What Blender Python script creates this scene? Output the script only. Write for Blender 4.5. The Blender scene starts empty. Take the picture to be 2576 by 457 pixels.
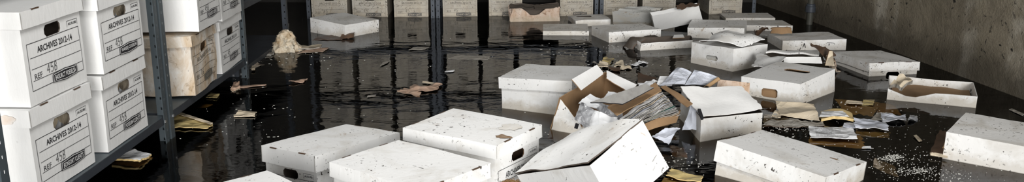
import bpy, bmesh, math, random
from mathutils import Vector, Matrix, Euler, noise

C = bpy.context.scene.collection
PI = math.pi
# ------------------------------------------------------------------ camera
FPX, CAMH, PITCH = 2185.0, 1.254, 0.2485
cam_d = bpy.data.cameras.new('camera'); cam = bpy.data.objects.new('camera', cam_d); C.objects.link(cam)
cam.location = (0, 0, CAMH); cam.rotation_euler = (PI/2 - PITCH, 0, 0)
cam_d.sensor_fit = 'HORIZONTAL'; cam_d.sensor_width = 36.0; cam_d.lens = 36.0*FPX/2576.0
cam_d.clip_start = .05; cam_d.clip_end = 60
bpy.context.scene.camera = cam

def at(u, v, z):
    a = (u-1288)/FPX; b = (v-228.5)/FPX
    dy = math.cos(PITCH)-b*math.sin(PITCH); dz = -math.sin(PITCH)-b*math.cos(PITCH)
    t = (z-CAMH)/dz
    return Vector((a*t, dy*t, z))

# ------------------------------------------------------------------ materials
def newmat(name):
    m = bpy.data.materials.new(name); m.use_nodes = True
    nt = m.node_tree; nt.nodes.clear()
    out = nt.nodes.new('ShaderNodeOutputMaterial'); b = nt.nodes.new('ShaderNodeBsdfPrincipled')
    nt.links.new(b.outputs[0], out.inputs[0])
    return m, nt, b
def N(nt, t, **k):
    n = nt.nodes.new(t)
    for a, v in k.items():
        if a in n.inputs.keys(): n.inputs[a].default_value = v
        else: setattr(n, a, v)
    return n
def coords(nt, spread=37.0, mode='Object'):
    tc = N(nt, 'ShaderNodeTexCoord'); oi = N(nt, 'ShaderNodeObjectInfo')
    mu = N(nt, 'ShaderNodeMath', operation='MULTIPLY'); mu.inputs[1].default_value = spread
    nt.links.new(oi.outputs['Random'], mu.inputs[0])
    ad = N(nt, 'ShaderNodeVectorMath', operation='ADD')
    nt.links.new(tc.outputs[mode], ad.inputs[0]); nt.links.new(mu.outputs[0], ad.inputs[1])
    return ad.outputs[0]
def noise_n(nt, vec, scale, detail=4, rough=.6, dist=0, stretch=None):
    if stretch:
        mp = N(nt, 'ShaderNodeMapping'); mp.inputs['Scale'].default_value = stretch
        nt.links.new(vec, mp.inputs[0]); vec = mp.outputs[0]
    n = N(nt, 'ShaderNodeTexNoise'); n.inputs['Scale'].default_value = scale; n.inputs['Detail'].default_value = detail
    n.inputs['Roughness'].default_value = rough; n.inputs['Distortion'].default_value = dist
    nt.links.new(vec, n.inputs['Vector']); return n.outputs['Fac']
def ramp(nt, fac, a, b, va=0.0, vb=1.0):
    r = N(nt, 'ShaderNodeMapRange'); r.clamp = True
    for i, v in zip((1, 2, 3, 4), (a, b, va, vb)): r.inputs[i].default_value = v
    nt.links.new(fac, r.inputs[0]); return r.outputs[0]
def mul(nt, a, b, op='MULTIPLY'):
    m = N(nt, 'ShaderNodeMath', operation=op)
    for i, s in enumerate((a, b)):
        if isinstance(s, (int, float)): m.inputs[i].default_value = s
        else: nt.links.new(s, m.inputs[i])
    return m.outputs[0]
def mix(nt, fac, a, b):
    m = N(nt, 'ShaderNodeMix'); m.data_type = 'RGBA'
    if isinstance(fac, (int, float)): m.inputs[0].default_value = fac
    else: nt.links.new(fac, m.inputs[0])
    for i, s in ((6, a), (7, b)):
        if isinstance(s, tuple): m.inputs[i].default_value = (*s, 1)
        else: nt.links.new(s, m.inputs[i])
    return m.outputs[2]
def bump(nt, b, h, strength, dist=.01):
    bp = N(nt, 'ShaderNodeBump'); bp.inputs['Strength'].default_value = strength; bp.inputs['Distance'].default_value = dist
    nt.links.new(h, bp.inputs['Height']); nt.links.new(bp.outputs[0], b.inputs['Normal'])

def card(name, base=(.80, .80, .785), speck=1.0, stain=.35, grime=.6, stain_col=(.33, .22, .12), speck_lo=.66, soak=0.0, soak_col=(.5, .42, .3)):
    m, nt, b = newmat(name); v = coords(nt)
    fine = noise_n(nt, v, 55, 3, .6, stretch=(1, 1, .25))
    col = mix(nt, ramp(nt, fine, .3, .7, .0, .22), base, tuple(c*.86 for c in base))
    # broad damp patches
    patch = noise_n(nt, v, 5.0, 5, .62, .6)
    col = mix(nt, ramp(nt, patch, .50, .66, 0, min(.8, .55*stain*2)), col, (.50, .46, .39))
    if stain > 0:
        st = noise_n(nt, v, 7.5, 6, .7, 1.1)
        col = mix(nt, ramp(nt, st, .63, .70, 0, min(1, stain*1.4)), col, stain_col)
    if soak > 0:
        so = noise_n(nt, v, 6, 6, .66, 1.6, stretch=(1, 1, .45))
        col = mix(nt, ramp(nt, so, .38, .62, 0, soak), col, soak_col)
        so2 = noise_n(nt, v, 10, 6, .7, 2.0)
        col = mix(nt, ramp(nt, so2, .54, .66, 0, soak*.8), col, stain_col)
    if grime > 0:
        geo = N(nt, 'ShaderNodeNewGeometry'); sp = N(nt, 'ShaderNodeSeparateXYZ'); nt.links.new(geo.outputs['Position'], sp.inputs[0])
        gn = noise_n(nt, v, 16, 5, .7)
        hh = mul(nt, sp.outputs[2], mul(nt, gn, .11), 'SUBTRACT')
        col = mix(nt, ramp(nt, hh, .005, -.03, 0, grime), col, (.46, .40, .31))
        col = mix(nt, ramp(nt, sp.outputs[2], .004, -.001, 0, .7), col, (.12, .10, .07))
    if speck > 0:
        msk = ramp(nt, noise_n(nt, v, 6, 2), .42, .62)
        s1 = noise_n(nt, v, 72, 2, .5, .3)
        f = mul(nt, ramp(nt, s1, speck_lo+.030, speck_lo+.045), msk)
        s2 = noise_n(nt, v, 30, 4, .6, 2.0, stretch=(1, .35, 1))
        f2 = mul(nt, ramp(nt, s2, speck_lo+.045, speck_lo+.06), ramp(nt, noise_n(nt, v, 3.5, 2), .48, .56))
        f3 = mul(nt, f, f2, 'MAXIMUM')
        col = mix(nt, mul(nt, f3, min(1, .95*speck)), col, (.035, .026, .02))
    nt.links.new(col, b.inputs['Base Color'])
    b.inputs['Roughness'].default_value = .62
    b.inputs['Specular IOR Level'].default_value = .25
    bump(nt, b, mul(nt, fine, patch, 'ADD'), .25, .004)
    return m
def plain(name, base, rough=.6, var=.3, scale=20, metal=0, spec=.3, dark=None, bstr=.3, stretch=None, spread=37, crease=0):
    m, nt, b = newmat(name); v = coords(nt, spread)
    n = noise_n(nt, v, scale, 5, .65, .5, stretch)
    dk = dark or tuple(c*.45 for c in base)
    col = mix(nt, ramp(nt, n, .35, .7, 0, var), base, dk)
    nt.links.new(col, b.inputs['Base Color']); b.inputs['Roughness'].default_value = rough
    b.inputs['Metallic'].default_value = metal; b.inputs['Specular IOR Level'].default_value = spec
    if crease:
        vo = N(nt, 'ShaderNodeTexVoronoi'); vo.feature = 'F1'; vo.inputs['Scale'].default_value = crease
        wv = N(nt, 'ShaderNodeVectorMath', operation='ADD'); nn = N(nt, 'ShaderNodeTexNoise'); nn.inputs['Scale'].default_value = crease*.7; nt.links.new(v, nn.inputs['Vector'])
        sc2 = N(nt, 'ShaderNodeVectorMath', operation='SCALE'); sc2.inputs['Scale'].default_value = .06; nt.links.new(nn.outputs['Color'], sc2.inputs[0])
        nt.links.new(v, wv.inputs[0]); nt.links.new(sc2.outputs[0], wv.inputs[1]); nt.links.new(wv.outputs[0], vo.inputs['Vector'])
        bump(nt, b, mul(nt, vo.outputs['Distance'], mul(nt, n, .3), 'ADD'), .9, .35/crease)
    else: bump(nt, b, n, bstr, .004)
    return m

M = {}
M['clean'] = card('white_card', (.84, .84, .83), speck=.15, stain=.06, grime=.0, speck_lo=.70)
M['dirty'] = card('muddy_white_card', (.84, .84, .83), speck=1, stain=.35, grime=.6, speck_lo=.635)
M['dirtier'] = card('dirtier_white_card', (.85, .845, .83), speck=1, stain=.45, grime=.4, speck_lo=.61)
M['damp'] = card('damp_grey_card', (.50, .50, .48), speck=1, stain=.8, grime=.8, speck_lo=.62)
M['stained'] = card('water_stained_card', (.82, .79, .74), speck=.5, stain=.7, grime=0, soak=.95, soak_col=(.60, .46, .31), stain_col=(.33, .22, .12))
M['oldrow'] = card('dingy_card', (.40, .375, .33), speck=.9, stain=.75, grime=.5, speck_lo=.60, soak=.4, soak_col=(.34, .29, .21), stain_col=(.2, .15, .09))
M['sodden'] = card('sodden_brown_card', (.66, .54, .46), speck=1, stain=1, grime=.6, soak=.9, soak_col=(.42, .28, .18), stain_col=(.17, .09, .05))
M['shade_liner'] = plain('shade_dark_liner', (.10, .08, .065), .8, .4, 24)  # box insides and undersides coloured dark to stand for the shade there
M['kraft'] = plain('brown_kraft_board', (.31, .195, .105), .75, .45, 24, dark=(.22, .135, .07), stretch=(1, 1, .3))
M['kraft_light'] = plain('light_kraft_board', (.50, .33, .18), .75, .35, 24, dark=(.3, .19, .1))
M['kraft_dark'] = plain('soaked_brown_board', (.125, .075, .048), .45, .7, 14, dark=(.04, .03, .022), spec=.3)
M['grey_card'] = plain('grey_card_board', (.40, .39, .37), .6, .7, 12, dark=(.2, .19, .18), stretch=(1, .3, 1))
M['cover_dark'] = plain('dark_sodden_board', (.075, .062, .05), .55, .6, 14, dark=(.03, .025, .02))
M['ink'] = plain('black_ink', (.025, .025, .028), .5, .15, 60)
M['inkfade'] = plain('faded_ink', (.10, .09, .075), .6, .5, 60, dark=(.3, .27, .22))
M['pen'] = plain('pencil_grey', (.13, .13, .13), .5, .2, 60)
M['white_ink'] = plain('white_lettering', (.82, .82, .82), .5, .05, 60)
M['paper'] = plain('white_paper', (.78, .79, .80), .6, .25, 9, dark=(.55, .56, .60), crease=16)
M['paper_blue'] = plain('bluish_paper', (.66, .69, .77), .55, .3, 12, dark=(.42, .46, .56), crease=14)
M['cream'] = plain('cream_paper', (.74, .64, .49), .55, .3, 8, dark=(.50, .38, .22), crease=9)
M['pink'] = plain('pinkish_pulp', (.66, .47, .36), .55, .6, 12, dark=(.36, .20, .11), crease=16)
M['pulp'] = plain('grey_pulp', (.42, .40, .36), .45, .7, 18, dark=(.14, .11, .08), crease=24)
M['amber'] = plain('amber_soaked_paper', (.74, .56, .27), .4, .6, 14, dark=(.46, .32, .12), spec=.5)
M['yellow'] = plain('yellow_soaked_paper', (.58, .47, .22), .35, .6, 12, dark=(.3, .2, .07), spec=.5, crease=14)
M['crumple'] = plain('yellow_stained_white_paper', (.74, .68, .56), .5, .8, 14, dark=(.42, .24, .07), crease=22)
M['sleeve'] = plain('grey_plastic_sleeve', (.58, .59, .61), .2, .95, 22, dark=(.10, .10, .11), stretch=(1, .25, 1), spec=.6, crease=20)
M['teal'] = plain('teal_file', (.10, .30, .27), .5, .4, 20)
M['steel'] = plain('painted_grey_steel', (.10, .125, .14), .42, .5, 10, metal=.35, dark=(.07, .08, .09), stretch=(1, 1, .4), bstr=.15)
M['steel_dark'] = plain('dark_steel', (.06, .07, .085), .5, .5, 10, metal=.3, dark=(.03, .03, .035))
M['bolt'] = plain('zinc_bolt', (.45, .46, .47), .35, .3, 40, metal=.8)
M['foam'] = plain('pale_scum', (.72, .71, .66), .6, .4, 80)
M['straw'] = plain('frayed_straw', (.22, .13, .06), .7, .7, 60, dark=(.2, .1, .03))
M['shadow_board'] = plain('grey_shelf_board', (.11, .12, .115), .5, .6, 9, dark=(.04, .045, .04))

# concrete walls
def concrete(name, base, dark, pale, olive):
    m, nt, b = newmat(name); v = coords(nt, 0, 'Generated'); tc = N(nt, 'ShaderNodeTexCoord'); v = tc.outputs['Object']
    big = noise_n(nt, v, .9, 6, .62, .8)
    col = mix(nt, ramp(nt, big, .35, .68), base, dark)
    mid = noise_n(nt, v, 3.2, 7, .7, .6)
    col = mix(nt, ramp(nt, mid, .5, .75, 0, .75), col, olive)
    gr = noise_n(nt, v, 70, 3, .7)
    col = mix(nt, ramp(nt, gr, .35, .75, 0, .35), col, dark)
    # vertical mineral streaks
    st = noise_n(nt, v, 1.0, 5, .55, .25, stretch=(2.6, 2.6, .22))
    stm = noise_n(nt, v, 2.4, 4, .6)
    col = mix(nt, mul(nt, ramp(nt, st, .56, .63, 0, .5), ramp(nt, stm, .42, .6)), col, pale)
    pp = noise_n(nt, v, 1.7, 7, .75, .4)
    col = mix(nt, ramp(nt, pp, .53, .68, 0, .6), col, pale)
    # damp band near the water
    sp = N(nt, 'ShaderNodeSeparateXYZ'); geo = N(nt, 'ShaderNodeNewGeometry'); nt.links.new(geo.outputs['Position'], sp.inputs[0])
    band = ramp(nt, mul(nt, sp.outputs[2], mul(nt, mid, .5), 'SUBTRACT'), .0, -.16, 0, .75)
    col = mix(nt, band, col, tuple(c*.55 for c in dark))
    mold = noise_n(nt, v, 26, 3, .55, .5)
    mm = ramp(nt, noise_n(nt, v, 2.2, 3), .45, .6)
    col = mix(nt, mul(nt, ramp(nt, mold, .63, .67), mm), col, (.012, .011, .009))
    fl = noise_n(nt, v, 22, 2, .5)
    col = mix(nt, mul(nt, ramp(nt, fl, .72, .75), ramp(nt, noise_n(nt, v, 3.1, 2), .5, .6)), col, (.45, .43, .36))
    nt.links.new(col, b.inputs['Base Color']); b.inputs['Roughness'].default_value = .8
    bump(nt, b, mul(nt, mid, mul(nt, gr, .25), 'ADD'), .5, .03)
    return m
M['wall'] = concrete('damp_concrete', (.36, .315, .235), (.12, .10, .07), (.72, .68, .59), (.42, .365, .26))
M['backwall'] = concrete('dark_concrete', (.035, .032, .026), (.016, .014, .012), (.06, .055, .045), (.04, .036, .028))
M['bed'] = plain('silted_concrete', (.035, .028, .018), .9, .5, 3)
M['pipe'] = plain('grimy_pipe', (.06, .06, .05), .5, .5, 12, dark=(.03, .03, .025))

def water_mat():
    m, nt, b = newmat('murky_flood_water'); nt.nodes.remove(b)
    out = [n for n in nt.nodes if n.type == 'OUTPUT_MATERIAL'][0]
    tc = N(nt, 'ShaderNodeTexCoord'); v = tc.outputs['Object']
    a = noise_n(nt, v, 3.0, 3, .5, .6, stretch=(1, 2.0, 1)); c = noise_n(nt, v, 13, 3, .55, .4, stretch=(1, 1.7, 1))
    hgt = mul(nt, a, mul(nt, c, .16), 'ADD')
    bp = N(nt, 'ShaderNodeBump'); bp.inputs['Strength'].default_value = .20; bp.inputs['Distance'].default_value = .016
    nt.links.new(hgt, bp.inputs['Height'])
    fr = N(nt, 'ShaderNodeFresnel'); fr.inputs['IOR'].default_value = 1.28; nt.links.new(bp.outputs[0], fr.inputs['Normal'])
    gl = N(nt, 'ShaderNodeBsdfGlossy'); gl.inputs['Roughness'].default_value = .03; nt.links.new(bp.outputs[0], gl.inputs['Normal'])
    tr = N(nt, 'ShaderNodeBsdfTransparent'); tr.inputs[0].default_value = (.80, .74, .62, 1)
    mx = N(nt, 'ShaderNodeMixShader'); nt.links.new(fr.outputs[0], mx.inputs[0]); nt.links.new(tr.outputs[0], mx.inputs[1]); nt.links.new(gl.outputs[0], mx.inputs[2])
    nt.links.new(mx.outputs[0], out.inputs[0])
    ab = N(nt, 'ShaderNodeVolumeAbsorption'); ab.inputs['Color'].default_value = (.62, .40, .12, 1); ab.inputs['Density'].default_value = 17
    nt.links.new(ab.outputs[0], out.inputs['Volume'])
    return m
M['water'] = water_mat()

# ------------------------------------------------------------------ object helpers
def warp(p, amp, freq=5.0, seed=0.0):
    if amp == 0: return p
    q = Vector((p[0]*freq+seed*7.3, p[1]*freq+seed*3.1, p[2]*freq-seed*5.7))
    return Vector(p) + noise.noise_vector(q)*amp
def link(name, bm, mats, parent=None, solid=None, seg=None, smooth=True, loc=None, sharp=35):
    me = bpy.data.meshes.new(name); bm.to_mesh(me); bm.free()
    for m in mats: me.materials.append(m)
    o = bpy.data.objects.new(name, me); C.objects.link(o)
    if parent: o.parent = parent
    if solid:
        md = o.modifiers.new('solid', 'SOLIDIFY'); md.thickness = solid; md.offset = -1 if solid > 0 else 1
        md.thickness = abs(solid)
        if len(mats) > 1: md.material_offset = 1; md.material_offset_rim = 1
        dg = bpy.context.evaluated_depsgraph_get(); dg.update()
        me2 = bpy.data.meshes.new_from_object(o.evaluated_get(dg)); o.modifiers.clear(); o.data = me2; bpy.data.meshes.remove(me); me2.name = name; me = me2
    if smooth:
        for p in me.polygons: p.use_smooth = True
        me.set_sharp_from_angle(angle=math.radians(sharp))
    return o
def tag(o, label, cat, group=None, kind=None):
    if label: o['label'] = label
    if cat: o['category'] = cat
    if group: o['group'] = group
    if kind: o['kind'] = kind
    return o
def empty(name, loc=(0, 0, 0), rot=(0, 0, 0)):
    o = bpy.data.objects.new(name, None); C.objects.link(o); o.location = loc; o.rotation_euler = rot; o.empty_display_size = .1
    return o
def box_geo(bm, c, s, rot=None, mat=0):
    vs = []
    for dx in (-.5, .5):
        for dy in (-.5, .5):
            for dz in (-.5, .5):
                p = Vector((dx*s[0], dy*s[1], dz*s[2]))
                if rot: p = rot @ p
                vs.append(bm.verts.new(Vector(c)+p))
    for f in ((0, 1, 3, 2), (4, 6, 7, 5), (0, 4, 5, 1), (2, 3, 7, 6), (0, 2, 6, 4), (1, 5, 7, 3)):
        fa = bm.faces.new([vs[i] for i in f]); fa.material_index = mat
def lines(a, b, step, extra=()):
    n = max(1, round((b-a)/step)); L = [a+(b-a)*i/n for i in range(n+1)]
    ex = [e for e in extra if a < e < b]
    L = [x for x in L if all(abs(x-e) > step*.3 for e in ex) or x in (L[0], L[-1])] + ex
    return sorted(L)
class Grid:
    """faces laid on shared line sets so that neighbouring walls weld"""
    def __init__(s): s.bm = bmesh.new(); s.v = {}
    def vert(s, p, f):
        k = (round(p[0], 5), round(p[1], 5), round(p[2], 5))
        if k not in s.v: s.v[k] = s.bm.verts.new(f(Vector(p)))
        return s.v[k]
    def face(s, U, V, fn, f, holes=(), flip=False, mat=0):
        for i in range(len(U)-1):
            for j in range(len(V)-1):
                u0, u1, v0, v1 = U[i], U[i+1], V[j], V[j+1]; cu, cv = (u0+u1)/2, (v0+v1)/2
                P = [(u0, v0), (u1, v0), (u1, v1), (u0, v1)]; keep = P
                for (a, b, c, d, r) in holes:
                    if a < cu < b and c < cv < d:
                        keep = None
                        L, R_, B_, T_ = cu < a+r, cu > b-r, cv < c+r, cv > d-r
                        if L and B_: keep = [P[0], P[1], P[3]]
                        elif R_ and B_: keep = [P[0], P[1], P[2]]
                        elif R_ and T_: keep = [P[1], P[2], P[3]]
                        elif L and T_: keep = [P[0], P[2], P[3]]
                if keep:
                    vs = [s.vert(fn(*q), f) for q in keep]
                    if flip: vs.reverse()
                    try: fa = s.bm.faces.new(vs); fa.material_index = mat
                    except ValueError: pass
def text_tris(s, size, bold=False):
    cu = bpy.data.curves.new('t', 'FONT'); cu.body = s; cu.size = size; cu.resolution_u = 2; cu.align_x = 'CENTER'; cu.align_y = 'CENTER'
    if bold: cu.offset = size*.018
    o = bpy.data.objects.new('t', cu); C.objects.link(o); dg = bpy.context.evaluated_depsgraph_get(); dg.update()
    me = bpy.data.meshes.new_from_object(o.evaluated_get(dg))
    V = [v.co.copy() for v in me.vertices]; F = [tuple(p.vertices) for p in me.polygons]
    bpy.data.objects.remove(o); bpy.data.curves.remove(cu); bpy.data.meshes.remove(me)
    return V, F
_tc = {}
def text_into(bm, s, cx, cy, size, width, f, mat, slant=0, bold=False):
    k = (s, bold)
    if k not in _tc: _tc[k] = text_tris(s, 1.0, bold)
    V, F = _tc[k]; x0 = min(v.x for v in V); x1 = max(v.x for v in V); y0 = min(v.y for v in V); y1 = max(v.y for v in V)
    sx = width/(x1-x0); sy = size/(y1-y0)
    vs = [bm.verts.new(f(cx+(v.x-(x0+x1)/2)*sx+(v.y-y0)*sy*slant, cy+(v.y-(y0+y1)/2)*sy)) for v in V]
    for t in F:
        try: fa = bm.faces.new([vs[i] for i in t]); fa.material_index = mat
        except ValueError: pass
def stroke(bm, pts, w, f, mat):
    for (a, b) in zip(pts[:-1], pts[1:]):
        a, b = Vector(a), Vector(b); n = max(1, int((b-a).length/.05)); d = (b-a).normalized(); q = Vector((-d.y, d.x))*w/2
        for i in range(n):
            p0 = a+(b-a)*i/n; p1 = a+(b-a)*(i+1)/n
            vs = [bm.verts.new(f(*p)) for p in (p0-q, p1-q, p1+q, p0+q)]
            bm.faces.new(vs).material_index = mat
DIG = {'4': [[(.6, 0), (.6, 1), (0, .35), (.85, .35)]], '5': [[(.8, 1), (.15, 1), (.1, .55), (.55, .62), (.8, .35), (.6, .02), (.05, .08)]],
       'B': [[(.1, 0), (.1, 1), (.6, .95), (.65, .65), (.15, .52), (.75, .42), (.75, .08), (.1, 0)]], '0': [[(.4, 0), (.05, .4), (.3, 1), (.7, .8), (.75, .3), (.4, 0)]],
       '6': [[(.65, 1), (.2, .6), (.15, .15), (.5, 0), (.75, .25), (.5, .5), (.2, .35)]], 'D': [[(.1, 0), (.1, 1), (.6, .9), (.8, .5), (.6, .08), (.1, 0)]]}
def handwrite(bm, s, x, y, h, f, mat, w=.0022):
    for ch in s:
        for st in DIG[ch]: stroke(bm, [(x+p[0]*h*.62+p[1]*h*.12, y+p[1]*h) for p in st], w, f, mat)
        x += h*.72

def printed(parent, W, L, H, lh, k, f, fade=False, logo='BONSORT CLIENTS', hand='45B', seed=0, tiny='AUSUBI'):
    """the form printed on the y- end: frame, ruled lines, title, reference number, badge"""
    bm = bmesh.new(); top = (H-lh); hw = W/2; yy = -(L/2)-.0012
    F = lambda x, z: f(Vector((x, yy, z)))
    x0, x1 = -hw+.06*W, hw-.055*W; z1 = top*.79; z0 = top*.185; w = .0018*k; h = z1-z0
    for a, b in (((x0, z0), (x1, z0)), ((x1, z0), (x1, z1)), ((x1, z1), (x0, z1)), ((x0, z1), (x0, z0))): stroke(bm, [a, b], w, F, 0)
    for t in (.31, .55, .80): stroke(bm, [(x0+.03*W, z1-h*t), (x1-.01*W, z1-h*t)], w*.9, F, 0)
    text_into(bm, 'ARCHIVES 2012-14', (x0+x1)/2+.01*W, z1-h*.175, h*.140, W*.60, F, 0, bold=True)
    text_into(bm, 'REF', x0+.12*W, z1-h*.72, h*.115, W*.12, F, 0)
    # small tab above the frame
    tx0, tx1, tz0, tz1 = x1-.19*W, x1-.005*W, z1+.008*k, z1+.026*k
    for a, b in (((tx0, tz0), (tx0, tz1)), ((tx0, tz1), (tx1, tz1)), ((tx1, tz1), (tx1, tz0))): stroke(bm, [a, b], w*.7, F, 0)
    text_into(bm, tiny, (tx0+tx1)/2, (tz0+tz1)/2-.001, .008*k, (tx1-tx0)*.8, F, 0, bold=True)
    o = link('printed_form', bm, [M['inkfade'] if fade else M['ink']], parent, smooth=False)
    if hand:
        bm = bmesh.new(); handwrite(bm, hand, x0+.26*W, z1-h*.76, h*.2, F, 0, .0028*k); link('handwritten_number', bm, [M['inkfade'] if fade else M['pen']], parent, smooth=False)
    # badge
    bm = bmesh.new(); cx, cz, bw, bh = .10*W, z0+.012*k, .43*W, .036*k
    c0 = f(Vector((cx, yy, cz))); ex = (f(Vector((cx+.4*bw, yy, cz)))-f(Vector((cx-.4*bw, yy, cz))))/(.8*bw); ez = (f(Vector((cx, yy, cz+.02)))-f(Vector((cx, yy, cz-.02))))/.04
    en = ex.cross(ez).normalized()
    G = lambda d: (lambda x, z: c0+ex*(x-cx)+ez*(z-cz)+en*(d+.0022))
    def hexa(s, d, mat):
        g = G(d); P = [(-.5, -.36), (0, -.52), (.5, -.36), (.5, .36), (0, .52), (-.5, .36)]
        bm.faces.new([bm.verts.new(g(cx+px*(bw-s), cz+pz*(bh-s))) for px, pz in P]).material_index = mat
    hexa(0, .0006, 0); hexa(.0055*k, .0010, 1); hexa(.0095*k, .0014, 0)
    text_into(bm, logo, cx, cz, bh*.42, bw*.84, G(.0019), 1, bold=True)
    link('badge', bm, [M['inkfade'] if fade and hand != '45' else M['ink'], M['white_ink'] if not fade else M['oldrow']], parent, smooth=False)

def panel(P, nx=8, ny=6, th=.003, amp=.0, freq=6, seed=1, rag=0.0, mats=('paper',), bm=None, bend=0.0, close=None, off=(0, 0, 0)):
    """thin slab over a quad P00,P10,P11,P01, rippled, with ragged edges"""
    own = bm is None
    bm = bm or bmesh.new(); P = [Vector(p) for p in P]
    nrm = (P[1]-P[0]).cross(P[3]-P[0]).normalized(); rows = []
    for j in range(ny+1):
        row = []
        for i in range(nx+1):
            u, v = i/nx, j/ny
            if rag:
                eu = (1 if i == nx else -1 if i == 0 else 0); ev = (1 if j == ny else -1 if j == 0 else 0)
                u += eu*rag*noise.noise(Vector((seed*3.3, v*7, eu*9))); v += ev*rag*noise.noise(Vector((u*7, seed*5.1, ev*9+4)))
            p = P[0]*(1-u)*(1-v)+P[1]*u*(1-v)+P[2]*u*v+P[3]*(1-u)*v
            p = p+nrm*(bend*(4*u*(1-u)))
            if amp:
                w_ = p+Vector(off)
                p = p+nrm*amp*noise.noise(Vector((w_.x*freq+seed*4.7, w_.y*freq+seed*2.9, w_.z*freq)))*1.6+noise.noise_vector(Vector((w_.x*freq*2.3+seed, w_.y*freq*2.3, w_.z*freq*2+7)))*amp*.25
            row.append(p)
        rows.append(row)
    up = [[bm.verts.new(p+nrm*th/2) for p in r_] for r_ in rows]; dn = [[bm.verts.new(p-nrm*th/2) for p in r_] for r_ in rows]
    m1 = 1 if len(mats) > 1 else 0; m2 = 2 if len(mats) > 2 else m1
    for j in range(ny):
        for i in range(nx):
            bm.faces.new([up[j][i], up[j][i+1], up[j+1][i+1], up[j+1][i]]).material_index = 0
            bm.faces.new([dn[j][i], dn[j+1][i], dn[j+1][i+1], dn[j][i+1]]).material_index = m1
    for i in range(nx):
        bm.faces.new([up[0][i], dn[0][i], dn[0][i+1], up[0][i+1]]).material_index = m2
        bm.faces.new([up[ny][i], up[ny][i+1], dn[ny][i+1], dn[ny][i]]).material_index = m2
    for j in range(ny):
        bm.faces.new([up[j][0], up[j+1][0], dn[j+1][0], dn[j][0]]).material_index = m2
        bm.faces.new([up[j][nx], dn[j][nx], dn[j+1][nx], up[j+1][nx]]).material_index = m2
    return bm
def sheet(name, label, cat, pts, mats=('paper',), parent=None, group=None, text=0, **kw):
    """pts: four (u, v, z) points, each placed at its own height in the room"""
    P = [at(*p) if len(p) == 3 else Vector(p[0]) for p in pts]
    c = sum(P, Vector())/4; P = [p-c for p in P]
    bm = panel(P, mats=mats, off=c, **kw)
    o = link(name, bm, [M[m] for m in mats], parent, sharp=50); o.location = c
    if parent is None: tag(o, label, cat, group)
    if text:
        nx, ny = kw.get('nx', 8), kw.get('ny', 6); bm = bmesh.new(); V_ = [v.co for v in o.data.vertices][:(nx+1)*(ny+1)]; rg = random.Random(text)
        nr = (P[1]-P[0]).cross(P[3]-P[0]).normalized()*.0009
        def pt(u, v):
            i = min(nx-1, int(u*nx)); j = min(ny-1, int(v*ny)); fu, fv = u*nx-i, v*ny-j
            g = lambda a_, b_: V_[b_*(nx+1)+a_]
            return g(i, j)*(1-fu)*(1-fv)+g(i+1, j)*fu*(1-fv)+g(i+1, j+1)*fu*fv+g(i, j+1)*(1-fu)*fv+nr
        for q_ in range(text):
            v_ = .12+.76*q_/text; e_ = rg.uniform(.45, .88); u_ = .14
            while u_ < e_:
                w_ = rg.uniform(.03, .09); vs = [bm.verts.new(pt(a_, b_)) for a_, b_ in ((u_, v_), (u_+w_, v_), (u_+w_, v_+.014), (u_, v_+.014))]; bm.faces.new(vs); u_ += w_+.015
        link('printed_lines', bm, [M['pen']], o, smooth=False)
    return o

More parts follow.
